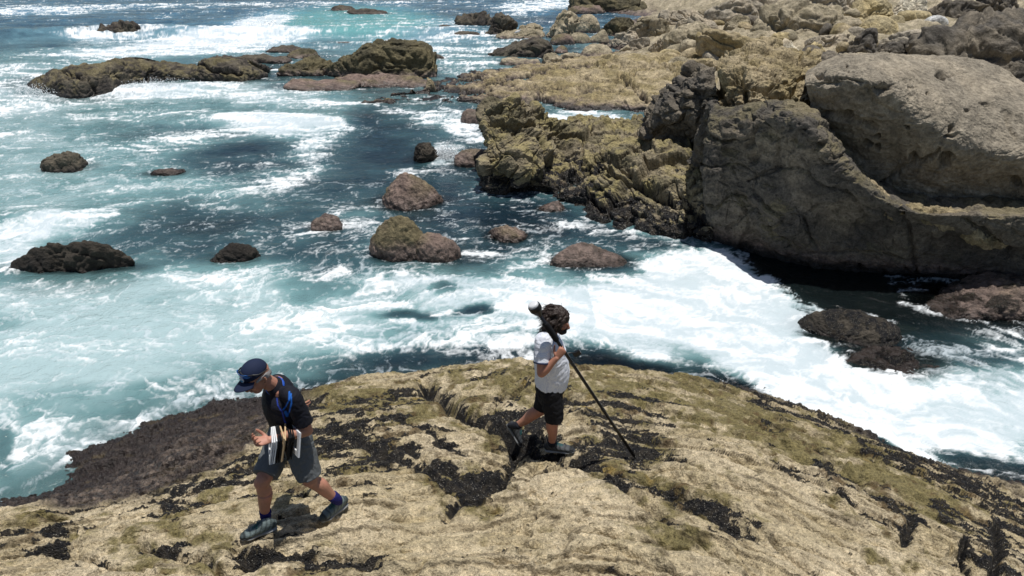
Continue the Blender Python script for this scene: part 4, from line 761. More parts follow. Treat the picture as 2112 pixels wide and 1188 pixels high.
    gl = N.n('BsdfGlossy', ins={'Color': (1, 1, 1, 1), 'Roughness': .10}); N.l(b.outputs[0], gl.inputs['Normal'])
    fr = N.n('Fresnel', ins={'IOR': 1.33}); N.l(b.outputs[0], fr.inputs['Normal'])
    wsh = N.n('MixShader', ins={0: fr.outputs[0], 1: body.outputs[0], 2: gl.outputs[0]})
    fd = N.n('BsdfDiffuse', ins={'Color': N.mix(N.ramp(N.math('ADD', N.math('MULTIPLY', n3, .6), N.math('MULTIPLY', mk_.outputs[2], .5)), .3, .8), (.60, .67, .71, 1), (.80, .83, .84, 1))}); N.l(bf.outputs[0], fd.inputs['Normal'])
    N.l(N.n('MixShader', ins={0: fo, 1: wsh.outputs[0], 2: fd.outputs[0]}).outputs[0], N.n('OutputMaterial').inputs[0])
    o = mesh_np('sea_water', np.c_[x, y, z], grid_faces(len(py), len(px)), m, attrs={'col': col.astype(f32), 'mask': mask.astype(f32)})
    tag(o, 'turquoise sea water streaked with white foam', 'sea', kind='structure')
build_water()
def build_bed():
    px = np.arange(-600, 2700, 12.); py = np.concatenate([np.arange(1400, 300, -12), np.arange(300, -40, -8.)])
    g = G(px[None, :], py[:, None], -.6); x, y = g[..., 0].ravel(), g[..., 1].ravel(); P = np.c_[x, y, 0*x]
    z = -.75+.35*fbm(P, .5, 4, 81)+.18*fbm(P, 1.6, 3, 82)
    P[:, 2] = z; col = lerp(np.array((.03, .022, .014)), np.array((.09, .065, .04)), sst(-.2, .3, fbm(P, 1.5, 4, 83))[:, None])
    o = mesh_np('seabed', P, grid_faces(len(py), len(px)), ROCK, attrs={'col': col.astype(f32), 'mask': np.c_[0*x, 0*x, 0*x+.5].astype(f32)})
    tag(o, 'dark brown rocky bottom under the shallow water', 'seabed', kind='structure')
build_bed()
# ------------------------------------------------------------------ people
def V3(a): return np.array(a, float)
def nrm(a): a = np.array(a, float); return a/np.linalg.norm(a)
class Prim:
    def __init__(s): s.V = []; s.F = []; s.n = 0
    def add(s, V, F): s.V.append(np.asarray(V)); s.F += [[i+s.n for i in f] for f in F]; s.n += len(V)
    def tube(s, pts, rad, ref=(0, 0, 1), seg=14, per=5, flat=(0, 0)):
        """closed tapered tube; radius r or (r along ref, r across)"""
        pts = np.array(pts, float); rd = np.array([(r, r) if np.isscalar(r) else r for r in rad], float)
        n = (len(pts)-1)*per+1 if len(pts) > 2 else max(3, per)
        if len(pts) > 2: Pp, Rr = cr(pts, n), cr(rd, n)
        else:
            t = np.linspace(0, 1, n)[:, None]; Pp, Rr = pts[0]*(1-t)+pts[1]*t, rd[0]*(1-t)+rd[1]*t
        T = np.gradient(Pp, axis=0); T /= np.linalg.norm(T, axis=1, keepdims=True)
        C_, R_, T_ = [], [], []
        for q in (.0, .35, .7, .92):
            if not flat[0]: C_.append(Pp[0]-T[0]*Rr[0].mean()*math.cos(q*math.pi/2)); R_.append(Rr[0]*max(math.sin(q*math.pi/2), .04)); T_.append(T[0])
        C_ += list(Pp); R_ += list(Rr); T_ += list(T)
        for q in (.92, .7, .35, .0):
            if not flat[1]: C_.append(Pp[-1]+T[-1]*Rr[-1].mean()*math.cos(q*math.pi/2)); R_.append(Rr[-1]*max(math.sin(q*math.pi/2), .04)); T_.append(T[-1])
        V = []; ref = V3(ref)
        a = np.linspace(0, 2*math.pi, seg, endpoint=False)
        for c, r, t in zip(C_, R_, T_):
            u = ref-t*ref.dot(t); u = nrm(u) if np.linalg.norm(u) > 1e-4 else nrm(np.cross(t, (1, .3, .2))); v = np.cross(t, u)
            V.append(c+np.outer(np.cos(a), u)*r[0]+np.outer(np.sin(a), v)*r[1])
        m = len(V); V = np.concatenate(V); F = []
        for i in range(m-1):
            for j in range(seg): k = (j+1) % seg; F.append([i*seg+j, i*seg+k, (i+1)*seg+k, (i+1)*seg+j])
        F.append(list(range(seg))[::-1]); F.append([(m-1)*seg+j for j in range(seg)])
        s.add(V, F); return s
    def ball(s, c, r, axes=None, sub=3):
        V, F = ico(sub); V = V*np.array(r if not np.isscalar(r) else (r, r, r))
        if axes is not None: V = V@np.array(axes)
        s.add(V+V3(c), F.tolist()); return s
    def box(s, c, ax, half):
        ax = np.array(ax); L = [(-1, -1, -1), (1, -1, -1), (1, 1, -1), (-1, 1, -1), (-1, -1, 1), (1, -1, 1), (1, 1, 1), (-1, 1, 1)]
        V = [V3(c)+(V3(l)*np.array(half))@ax for l in L]
        s.add(V, [[0, 3, 2, 1], [4, 5, 6, 7], [0, 1, 5, 4], [1, 2, 6, 5], [2, 3, 7, 6], [3, 0, 4, 7]]); return s
    def mesh(s, name):
        me = bpy.data.meshes.new(name); me.from_pydata(np.concatenate(s.V).tolist(), [], s.F); me.update(); return me
def grown(name, pr, voxel, mat, parent, smooth=6, wrinkle=0, wsc=(14, 14, 30), colour=None, cut=None, origin=None):
    me = pr.mesh(name); o = bpy.data.objects.new('tmp', me); C.objects.link(o)
    m = o.modifiers.new('r', 'REMESH'); m.mode = 'VOXEL'; m.voxel_size = voxel
    if smooth: k = o.modifiers.new('s', 'SMOOTH'); k.factor = .5; k.iterations = smooth
    bpy.context.view_layer.update(); dg = bpy.context.evaluated_depsgraph_get()
    me2 = bpy.data.meshes.new_from_object(o.evaluated_get(dg)); bpy.data.objects.remove(o); bpy.data.meshes.remove(me)
    n = len(me2.vertices); co = np.zeros(n*3, f32); me2.vertices.foreach_get('co', co); co = co.reshape(-1, 3).astype(float)
    no = np.zeros(n*3, f32); me2.vertices.foreach_get('normal', no); no = no.reshape(-1, 3)
    if wrinkle:
        K = co*np.array(wsc)+7; d = (fbm(K+.8*fbm(co, 6, 2, 3)[:, None], 1, 3, 5, kind=2)-.45); co = co+no*(d*wrinkle)[:, None]
        me2.vertices.foreach_set('co', co.astype(f32).ravel())
    if colour is not None:
        A = np.ones((n, 4), f32); A[:, :3] = colour(co, no); at = me2.attributes.new('col', 'FLOAT_COLOR', 'POINT'); at.data.foreach_set('color', A.ravel())
    me2.name = name; me2.materials.clear()
    return finish(name, me2, mat, parent)
def plain(name, pr, mat, parent, smooth=True, bevel=0):
    me = pr.mesh(name)
    if bevel:
        bm = bmesh.new(); bm.from_mesh(me); bmesh.ops.bevel(bm, geom=list(bm.edges), offset=bevel, segments=2, affect='EDGES', clamp_overlap=True); bm.to_mesh(me); bm.free()
    return finish(name, me, mat, parent, smooth)
def pmat(name, col, rough=.7, bump=0, bsc=200, var=.15, spec=.4, attr=False, metal=0, sub=0, trans=0):
    m = bpy.data.materials.new(name); N = NT(m); pos = N.n('NewGeometry').outputs['Position']
    n = N.noise(pos, bsc*.12, 3, .6); c = N.n('Attribute', attribute_name='col').outputs['Color'] if attr else None
    base = N.n('VectorMath', operation='SCALE', ins={0: (c if attr else col), 3: N.math('MULTIPLY_ADD', N.math('SUBTRACT', n, .5), var*2, 1.0)}).outputs[0]
    p = N.n('BsdfPrincipled', ins={'Base Color': base, 'Roughness': rough, 'Metallic': metal}); p.inputs['Specular IOR Level'].default_value = spec
    if sub: p.inputs['Subsurface Weight'].default_value = sub; p.inputs['Subsurface Radius'].default_value = (.012, .005, .003)
    if bump: N.l(N.n('Bump', ins={'Strength': bump, 'Distance': .002, 'Height': N.noise(pos, bsc, 2, .6)}).outputs[0], p.inputs['Normal'])
    N.l(p.outputs[0], N.n('OutputMaterial').inputs[0]); return m
SKIN = pmat('skin', (.50, .25, .165), .55, .3, 300, .18, attr=True)
CLOTH_N = pmat('navy_cloth', (.010, .012, .022), .75, .5, 600, .2, attr=True, spec=.25)
GREYC = pmat('grey_cloth', (.125, .135, .14), .8, .5, 500, .15, spec=.25); BLACKC = pmat('black_cloth', (.012, .012, .014), .85, .5, 500, .3, spec=.2)
CAPM = pmat('navy_cap_cloth', (.014, .022, .055), .8, .4, 700, .1, spec=.25); SOCKM = pmat('blue_sock_knit', (.018, .018, .12), .9, .6, 500, .2, spec=.2)
DSOCK = pmat('dark_sock_knit', (.02, .022, .03), .9, .6, 500, .2, spec=.2)
SHOE1 = pmat('grey_teal_shoe', (.13, .19, .20), .7, .6, 260, .5, spec=.3, attr=True); SHOE2 = pmat('dark_grey_shoe', (.075, .08, .085), .7, .6, 260, .4, spec=.3, attr=True)
SOLE = pmat('shoe_sole_rubber', (.28, .29, .29), .7, .3, 200, .2); LACE = pmat('teal_lace', (.02, .12, .12), .7); TOE = pmat('toe_rubber', (.05, .055, .06), .6)
BLKP = pmat('black_plastic', (.012, .013, .015), .35, 0); WHTP = pmat('white_plastic', (.75, .76, .77), .4, 0, var=.04); WOODP = pmat('pale_wood', (.58, .42, .24), .6, .3, 160, .2)
BLUEP = pmat('royal_blue_trim', (.02, .10, .50), .6); LENS = pmat('blue_mirror_lens', (.01, .16, .62), .12, 0, spec=.9, metal=.5)
HAIRD = pmat('dark_brown_hair', (.030, .018, .013), .5, .8, 260, .7); HAIRG = pmat('grey_hair', (.30, .29, .28), .7, .8, 300, .4); BEARD = pmat('dark_beard', (.02, .013, .01), .6, .8, 300, .6)
CARB = pmat('black_carbon_pole', (.010, .010, .012), .25, 0); BADGE = pmat('white_badge', (.8, .82, .84), .6, 0, var=.02); BADGB = pmat('sky_blue_badge', (.03, .35, .60), .6, 0)
DOTS = bpy.data.materials.new('white_dotted_cloth')
def _dots():
    N = NT(DOTS); pos = N.n('NewGeometry').outputs['Position']
    vo = N.n('TexVoronoi', ins={'Scale': 120.0, 'Randomness': .2}); N.l(pos, vo.inputs['Vector'])
    c = N.mix(N.math('LESS_THAN', vo.outputs['Distance'], .30), (.80, .82, .87, 1), (.20, .28, .55, 1))
    c = N.mix(N.noise(pos, 9, 2), c, (.78, .81, .88, 1)); c = N.mix(.5, c, N.mix(N.math('LESS_THAN', vo.outputs['Distance'], .30), (.82, .84, .88, 1), (.22, .30, .56, 1)))
    p = N.n('BsdfPrincipled', ins={'Base Color': c, 'Roughness': .85}); p.inputs['Specular IOR Level'].default_value = .2
    N.l(p.outputs[0], N.n('OutputMaterial').inputs[0])
_dots()
def skin_col(base, red, spots):
    def f(co, no):
        c = np.tile(np.array(base), (len(co), 1)); t = sst(-.2, .35, fbm(co, 14, 3, 4))[:, None]; c = lerp(c, np.array(red), t*.5)
        for (p, r, col_, k) in spots: c = lerp(c, np.array(col_), (k*(1-sst(.6, 1.1, np.linalg.norm(co-p, axis=1)/r)))[:, None])
        return c
    return f
def root(name, loc):
    o = bpy.data.objects.new(name, None); C.objects.link(o); o.location = loc; o.empty_display_size = .2; return o
def reparent(o, parent):             # keep world shape, give the child coordinates relative to its root
    o.parent = parent; o.matrix_parent_inverse = Matrix.Identity(4)
    loc = parent.location
    if o.type == 'MESH': o.data.transform(Matrix.Translation(-Vector(loc)))
def hand(pr, wrist, fwd, palm, thumb, curl, L=.185, spread=.12, tcurl=.5):
    """palm block, four unequal fingers and a thumb leaving the side of the palm near its base"""
    fwd, palm = nrm(fwd), nrm(palm); side = nrm(thumb-fwd*np.dot(thumb, fwd)); palm = nrm(palm-fwd*np.dot(palm, fwd)-side*np.dot(palm, side))
    w = V3(wrist); pl = L*.50
    pr.tube([w-fwd*.01, w+fwd*pl*.4, w+fwd*pl*.95], [(.015, .026), (.016, .036), (.013, .040)], ref=palm, seg=16)
    for i, (off, ln) in enumerate(((.031, .92), (.010, 1.0), (-.011, .95), (-.031, .78))):
        b = w+fwd*pl*(.93-.05*abs(i-1))+side*off; d = nrm(fwd+side*(off*spread*20)); pts = [b-d*.02]; c0 = curl+.12*i
        p = b; a = 0; sg = L*.5*ln
        for k, f in enumerate((.45, .32, .25)):
            a += c0*(.9, 1.15, .8)[k]; dd = nrm(d*math.cos(a)+palm*math.sin(a)); pts.append(p+dd*sg*f*.5); p = p+dd*sg*f; pts.append(p)
        pr.tube(pts, [.0095, .0092, .0088, .0085, .0082, .0078, .0068], seg=10, per=2)
    b = w+fwd*pl*.22+side*.028; d1 = nrm(fwd*.55+side*.75+palm*.3); d2 = nrm(fwd*.85+side*.25+palm*tcurl)
    pr.tube([b, b+d1*.032, b+d1*.04+d2*.028, b+d1*.04+d2*.052], [.014, .012, .0105, .008], seg=10, per=3)
def head(pr, c, up, face, right):
    """skull, jaw, nose, brow, lips, ears; about 0.235 m tall"""
    ax = np.array([right, face, up]); at = lambda x, y, z: c+right*x+face*y+up*z
    pr.ball(at(0, -.012, .035), (.074, .096, .083), ax); pr.ball(at(0, .022, -.015), (.062, .066, .085), ax); pr.ball(at(0, .045, -.075), (.042, .038, .032), ax)
    pr.tube([at(0, .080, .012), at(0, .098, -.012), at(0, .108, -.030), at(0, .092, -.040)], [.009, .0105, .013, .010], ref=right, seg=10, per=3)
    for s in (-1, 1):
        pr.ball(at(s*.029, .074, .024), (.022, .014, .008), ax, 2); pr.ball(at(s*.036, .066, -.020), (.020, .018, .018), ax, 2)
        pr.ball(at(s*.029, .078, .008), (.011, .008, .007), ax, 2)
        pr.tube([at(s*.073, -.004, .020), at(s*.083, -.018, .022), at(s*.084, -.022, .002), at(s*.078, -.010, -.022), at(s*.072, -.002, -.024)], [.007, .008, .009, .008, .006], ref=up, seg=8, per=3)
    pr.ball(at(0, .086, -.052), (.024, .012, .006), ax, 2); pr.ball(at(0, .084, -.062), (.021, .012, .007), ax, 2)
def shoe(parent, heel, toe, up, mat, nm='shoe', lace=True, W=.047):
    heel, toe = V3(heel), V3(toe); f = nrm(toe-heel); L = np.linalg.norm(toe-heel); up = nrm(V3(up)-f*np.dot(up, f)); sd = np.cross(f, up)
    def ring(t, w, h, z0=0): return heel+f*L*t+up*(z0+h*.5), (h*.5, w)
    pr = Prim(); S_ = [ring(.045, .030, .085, .018), ring(.16, .038, .108, .018), ring(.30, .041, .106, .018), ring(.45, .044, .084, .018), ring(.62, W, .062, .022), ring(.80, .046, .048, .022), ring(.93, .034, .036, .022)]
    pr.tube([a for a, b in S_], [b for a, b in S_], ref=up, seg=18, per=3)
    def sc(co, no):
        t = (co-heel)@f/L; h = (co-heel)@up; s_ = (co-heel)@sd; c = np.tile(np.array((.15, .19, .19) if mat is SHOE1 else (.075, .08, .085)), (len(co), 1))
        st_ = sst(.25, .1, np.abs(((t*7+h*18+np.abs(s_)*10) % 1)-.5)); c = c*(1-.45*st_)[:, None]; c = lerp(c, c*.35, sst(.82, .90, t)[:, None]); c = lerp(c, c*.5, (sst(.10, .04, t)*.8)[:, None])
        return lerp(c, np.array((.03, .06, .065)), (sst(.020, .012, np.abs(s_))*sst(.68, .6, t)*sst(.3, .36, t))[:, None])
    o = grown(nm, pr, .004, mat, None, 3, .0025, (60, 60, 60), colour=sc); reparent(o, parent)
    ps = Prim(); ps.tube([heel+f*L*t+up*.016 for t in (.03, .2, .5, .75, .95)], [(.016, .034), (.017, .040), (.013, .040), (.015, W+.004), (.014, .034)], ref=up, seg=16, per=3)
    s = grown('sole', ps, .004, SOLE, None, 2); reparent(s, parent); s.parent = o
    pt = Prim(); pt.tube([heel+f*L*t+up*.026 for t in (.80, .92, .975)], [(.028, .046), (.025, .040), (.016, .028)], ref=up, seg=14, per=3); q = grown('toe_cap', pt, .004, TOE, None, 2); reparent(q, parent); q.parent = o
    if lace:
        pl = Prim()
        for k in range(5):
            t = .44+.06*k; h = .118-.012*k-.004*(k > 2); s1 = 1 if k % 2 else -1
            pl.tube([heel+f*L*t+up*(h-.018)-sd*.030*s1, heel+f*L*(t+.02)+up*(h-.002), heel+f*L*(t+.03)+up*(h-.018)+sd*.030*s1], [.003, .003, .003], seg=6, per=4)
        q = plain('laces', pl, LACE, None); reparent(q, parent); q.parent = o
    return o
def J(px, py, Y): return Q(px, py, Y)

# ---------------------------------------------------------------- man on the left, cap, stepping down to the left
def man_left():
    FF = on_shelf(534, 1103); FR = on_shelf(690, 1060)
    f = nrm((-.88, -.42, 0)); left = nrm(np.cross((0, 0, 1), f))
    hipL, hipR = J(612, 905, 4.06), J(584, 898, 4.26)
    kneeF, ankF = J(541, 995, 3.93), G(548, 1066, on_shelf(555, 1098)[2]+.115)
    kneeB, ankB = J(640, 990, 3.98), G(695, 1030, FR[2]+.20)
    pel, waist, chest = J(600, 902, 4.17), J(592, 868, 4.16), J(580, 832, 4.12)
    nb, hd = J(574, 800, 4.08), J(527, 774, 3.96)
    shL, shR = J(604, 820, 3.97), J(563, 806, 4.30)
    elL, wrL = J(634, 888, 3.97), J(556, 907, 3.80)
    elR, wrR = J(580, 862, 4.50), J(600, 846, 4.50)
    r = root('person', FF*[1, 1, 1])
    tag(r, 'man in navy cap, dark polo and grey shorts striding left with frames on his forearm', 'person')
    b = Prim()
    b.tube([pel, waist, chest, nb], [(.10, .15), (.10, .145), (.115, .165), (.06, .10)], ref=f, seg=20)
    b.tube([nb-(hd-nb)*.25, nb+(hd-nb)*.45, nb+(hd-nb)*.9], [.056, .053, .056], seg=16)
    for hp, kn, an in ((hipR, kneeF, ankF), (hipL, kneeB, ankB)):
        mid = (hp+kn)/2; c = kn+(an-kn)*.32; bk = nrm(np.cross(an-kn, left)); bk = bk*np.sign(-bk.dot(f) if abs(bk.dot(f)) > .01 else 1)
        b.tube([hp, mid, kn], [.088, .076, .056], seg=16); b.tube([kn-nrm(an-kn)*.02, kn+(an-kn)*.12, c+bk*.012, kn+(an-kn)*.65, kn+(an-kn)*.88, an], [.053, .051, .057, .045, .034, .036], seg=16); b.ball(kn+f*.016, .046)
    for sh, el, wr in ((shL, elL, wrL), (shR, elR, wrR)):
        b.tube([sh, (sh+el)/2, el], [.055, .049, .040], seg=14); b.tube([el, el+(wr-el)*.28, el+(wr-el)*.7, wr], [.041, .042, .031, .025], seg=14)
    hf = nrm(wrL-elL); pu = nrm((-.1, -.3, 1)); hand(b, wrL, nrm(hf+V3((-.3, .1, -.05))), pu, V3((-.3, .9, .35)), .62, L=.170, spread=.05, tcurl=.8)
    hand(b, wrR, nrm((.75, .1, .1)), nrm((-.1, .6, .3)), nrm((.1, .2, 1)), .35)
    up = nrm((-.25, -.25, .93)); fc = nrm((-.56, -.66, -.40)); fc = nrm(fc-up*fc.dot(up)); rt = np.cross(fc, up)
    head(b, hd-up*.02, up, fc, rt)
    body = grown('body', b, .0042, SKIN, None, 4, colour=skin_col((.44, .215, .14), (.55, .24, .17), [(hd-up*.1+fc*.06, .05, (.36, .2, .15), .5), (wrL-0, .1, (.55, .27, .2), .5)])); reparent(body, r)
    # polo shirt: dark navy with two blue swooshes on the shoulder and a blue side seam
    s = Prim(); hem = J(601, 915, 4.18)
    s.tube([hem, waist, chest, nb-(nb-chest)*.18, nb+(hd-nb)*.10], [(.130, .172), (.126, .168), (.134, .182), (.102, .165), (.068, .080)], ref=f, seg=24, flat=(1, 0))
    for sh, el in ((shL, elL), (shR, elR)): s.tube([nb*.35+sh*.65, sh*.97+nb*.03, sh+(el-sh)*.4, sh+(el-sh)*.78], [.062, .066, .064, .068], seg=18, flat=(0, 1))
    sw = [[(597, 808), (596, 826), (589, 839), (584, 845)], [(600, 812), (601, 832), (597, 848), (592, 858)], [(571, 822), (573, 836), (582, 850), (586, 866), (592, 880)]]
    def pc(co, no):
        U, Vv = topx(co); c = np.tile(np.array((.010, .011, .018)), (len(co), 1)); m = no@(-nrm(chest-V3((0, 0, 6)))) > .1
        for i, pl in enumerate(sw):
            d = polydist(U, Vv, pl); wd = 1.5 if i < 2 else 1.3; k = (1-sst(wd*.7, wd*1.3, d))*m; c = lerp(c, np.array((.02, .16, .62) if i < 2 else (.02, .05, .32)), k[:, None])
        d = 1-sst(2.0, 4.0, polydist(U, Vv, [(589, 850), (592, 857)])); c = lerp(c, np.array((.02, .16, .62)), (d*m)[:, None]); return c
    o = grown('shirt', s, .0045, CLOTH_N, None, 7, .007, (7, 7, 11), colour=pc); reparent(o, r)
    cl = Prim(); ax = nrm(hd-nb); e1 = nrm(np.cross(ax, (0, 0, 1))); e2 = np.cross(ax, e1); base = nb+ax*.035
    cl.tube([base+(e1*math.cos(t)+e2*math.sin(t))*.066+ax*.012*math.cos(t) for t in np.linspace(0, 2*math.pi*.97, 16)], [(.014, .006)]*16, ref=ax, seg=8, per=1)
    o2 = plain('collar', cl, BLUEP, None); reparent(o2, r); o2.parent = o
    # shorts
    s = Prim(); s.tube([pel+(waist-pel)*.5, pel, pel-V3((0, 0, .06))], [(.125, .165), (.130, .172), (.11, .16)], ref=f, seg=22)
    for hp, kn, q in ((hipR, kneeF, .86), (hipL, kneeB, .92)):
        e = hp+(kn-hp)*q; s.tube([hp+V3((0, 0, .02)), hp+(kn-hp)*.45, e], [.108, .106, .094], seg=20, flat=(0, 1))
    o = grown('shorts', s, .0055, GREYC, None, 5, .010, (8, 8, 13)); reparent(o, r)
    for an, g, toe in ((ankF, FF, J(499, 1112, 3.94)), (ankB, FR, J(664, 1070, 4.07))):
        gz = min(shelf_z(toe[0], toe[1]), toe[2]); pass
    # feet: the front shoe flat on the rock, the rear one pushing off
    zt = shelf_z(*J(503, 1112, 3.93)[:2]); tF = on_shelf(500, 1115)+V3((0, 0, .006)); hF = on_shelf(569, 1094)+V3((0, 0, .012)); Lf = nrm(tF-hF); hF = hF+V3((0, 0, .004))
    tB = on_shelf(664, 1077)+V3((0, 0, .004)); hB = J(714, 1042, tB[1]+.16); 
    shoe(r, hF, tF, (0, 0, 1), SHOE1); shoe(r, hB, tB, (.05, 0, 1), SHOE1)
    for an, hl, tt in ((ankF, hF, tF), (ankB, hB, tB)):
        k = Prim(); kk = kneeF if an is ankF else kneeB; d = nrm(kk-an); base = hl+(tt-hl)*.24+V3((0, 0, .07)); k.tube([base, an+d*.005, an+d*.065], [.028, .041, .045], seg=16, flat=(0, 1)); q = grown('sock', k, .004, SOCKM, None, 3, .003, (20, 20, 90)); reparent(q, r)
    # cap
    cc = hd+up*.030-fc*.006; ax3 = np.array([rt, fc, up]); k = Prim(); Vc, Fc = ico(4)
    keep = Vc[:, 2] > -.12; idx = -np.ones(len(Vc), int); idx[keep] = np.arange(keep.sum()); F2 = [[idx[i] for i in t] for t in Fc if all(keep[i] for i in t)]
    P = Vc[keep]*np.array((.081, .100, .090)); k.add(cc+P@ax3, F2); cap = plain('cap', k, CAPM, None)
    m = cap.modifiers.new('s', 'SOLIDIFY'); m.thickness = .003; reparent(cap, r)
    k = Prim(); Vb = []; Fb = []; nu, nv = 15, 8
    for i in range(nu):
        a = lerp(-1.0, 1.0, i/(nu-1))
        for j in range(nv):
            t = j/(nv-1); x = math.sin(a)*(.079+.014*t); y = math.cos(a)*(.092+.086*t*(1-.2*a*a)); Vb.append(cc+np.array((x, y, -.006-.016*t-.018*(x/.08)**2))@ax3)
    for i in range(nu-1):
        for j in range(nv-1): q = i*nv+j; Fb.append([q, q+1, q+nv+1, q+nv])
    k.add(Vb, Fb); br = plain('brim', k, CAPM, None); m = br.modifiers.new('s', 'SOLIDIFY'); m.thickness = .004; reparent(br, r); br.parent = cap
    def on_cap(x, z, lift=.0): x, z = x*.94, z*.94; y = math.sqrt(max(0, 1-(x/.081)**2-(z/.090)**2))*.100; return cc+np.array((x, y, z))@ax3, nrm(np.array((x/.081**2, y/.100**2, z/.090**2))@ax3)
    p, n = on_cap(-.004, .022); t1 = nrm(np.cross(up, n)); t2 = np.cross(n, t1); k = Prim(); k.tube([p-n*.004, p+n*.003], [(.021, .023), (.021, .023)], ref=t2, seg=20, flat=(1, 1)); q = plain('badge', k, BADGE, None, False); reparent(q, r); q.parent = cap
    k = Prim(); k.tube([p-t2*.008-n*.001, p-t2*.008+n*.0045], [(.009, .015), (.009, .015)], ref=t2, seg=16, flat=(1, 1)); q = plain('badge_wave', k, BADGB, None, False); reparent(q, r); q.parent = cap
    # short grey hair under the cap
    k = Prim(); at = lambda x, y, z: hd+rt*x+fc*y+up*z
    for s_ in (-1, 1): k.tube([at(s_*.066, .035, -.005), at(s_*.074, .0, .004), at(s_*.068, -.045, -.012), at(s_*.03, -.085, -.03)], [(.008, .005), (.014, .006), (.022, .008), (.026, .010)], ref=up, seg=10)
    q = grown('hair', k, .0035, HAIRG, None, 1, .003, (90, 90, 40)); reparent(q, r)
    # sunglasses pushed up on the cap: a thing of its own
    sg = root('sunglasses', cc+up*.05); tag(sg, 'blue mirrored wraparound sunglasses resting on the front of the navy cap', 'sunglasses')
    for s_ in (-1, 1):
        k = Prim(); pp = []
        for x in (.008, .026, .046, .062):
            p, n = on_cap(s_*x, .060-.30*x); pp.append(p+n*(.009+.004*(x < .02)))
        k.tube(pp, [(.015, .002), (.021, .002), (.020, .002), (.010, .002)], ref=up, seg=12, per=4); q = plain('lens', k, LENS, None); reparent(q, sg)
    k = Prim(); pp = []
    for x in np.linspace(-.080, .080, 13): p, n = on_cap(x*.88, .072-.36*abs(x)); pp.append(p+n*.010)
    k.tube(pp, [.005]*13, seg=8, per=2); 
    for s_ in (-1, 1):
        pp = [on_cap(s_*.070, .044)[0]+rt*s_*.008, cc+np.array((s_*.091, .0, .022))@ax3, cc+np.array((s_*.084, -.06, .006))@ax3]; k.tube(pp, [.006, .005, .004], seg=8, per=5)
    q = plain('frame', k, BLKP, None); reparent(q, sg)
    # the hollow square frames carried over the forearm, each one a thing
    hw, th = .094, .020; d = nrm(wrL-elL); 
    items = [(.95, .0045, WHTP, 'white hollow frame nearest the hand, outermost of the three white ones held together'), (.905, .0045, WHTP, 'middle one of the three white hollow frames held together near the hand'),
             (.86, .0045, WHTP, 'innermost of the three white frames near the hand, touching the black ones'), (.80, .0055, BLKP, 'black frame just behind the three white frames near the hand'),
             (.75, .0055, BLKP, 'black frame touching the first pale wooden frame'), (.69, .005, WOODP, 'pale wooden frame nearer the hand'), (.61, .005, WOODP, 'pale wooden frame nearer the elbow, slightly twisted'),
             (.53, .006, BLKP, 'black frame behind the second wooden frame'), (.475, .006, BLKP, 'middle black frame between the wooden frames and the elbow'), (.42, .005, BLKP, 'last black frame before the white frame nearest the elbow'),
             (.33, .006, WHTP, 'white frame nearest the elbow, tilted open from the bundle')]
    for i, (t, hth, mt, lab) in enumerate(items):
        c = elL+(wrL-elL)*t; tl = (.07, .05, .03, .02, -.02, -.04, .12, -.02, .03, .0, -.22)[i]
        n = nrm(d*math.cos(tl)+np.cross(d, (0, 0, 1))*math.sin(tl)+V3((-.10, .24, .05))); u = nrm(V3((0, -.10, 1))-n*n.dot((0, -.10, 1))); v = np.cross(n, u); roll = (.12, .10, .13, .08, .11, .16, .05, .1, .13, .09, .24)[i]
        u, v = u*math.cos(roll)+v*math.sin(roll), v*math.cos(roll)-u*math.sin(roll)
        c = c-u*(hw-.040)+v*0
        fr_ = root('sampling_frame', c); tag(fr_, lab, 'frame', 'hollow frames on the forearm'); ax = [u, v, n]
        for (a, b_) in ((1, 0), (-1, 0), (0, 1), (0, -1)):
            k = Prim(); k.box(c+u*a*(hw-th)+v*b_*(hw-th), ax, ((th if a else hw-2*th), (hw if a else th), hth)); q = plain('bar', k, mt, None, False, .0015); reparent(q, fr_)
    return dict(thF=np.linalg.norm(hipR-kneeF), shF=np.linalg.norm(kneeF-ankF), thB=np.linalg.norm(hipL-kneeB), shB=np.linalg.norm(kneeB-ankB), ua=np.linalg.norm(shL-elL), fa=np.linalg.norm(elL-wrL), tor=np.linalg.norm(pel-nb), sw=np.linalg.norm(shL-shR), neck=np.linalg.norm(nb-hd), shoeF=np.linalg.norm(hF-tF), shoeB=np.linalg.norm(hB-tB), FF=FF, ankF=ankF, hip=hipL, hB=hB, tB=tB, ankB=ankB)
print('MAN1', {k: np.round(v, 2) for k, v in man_left().items()})

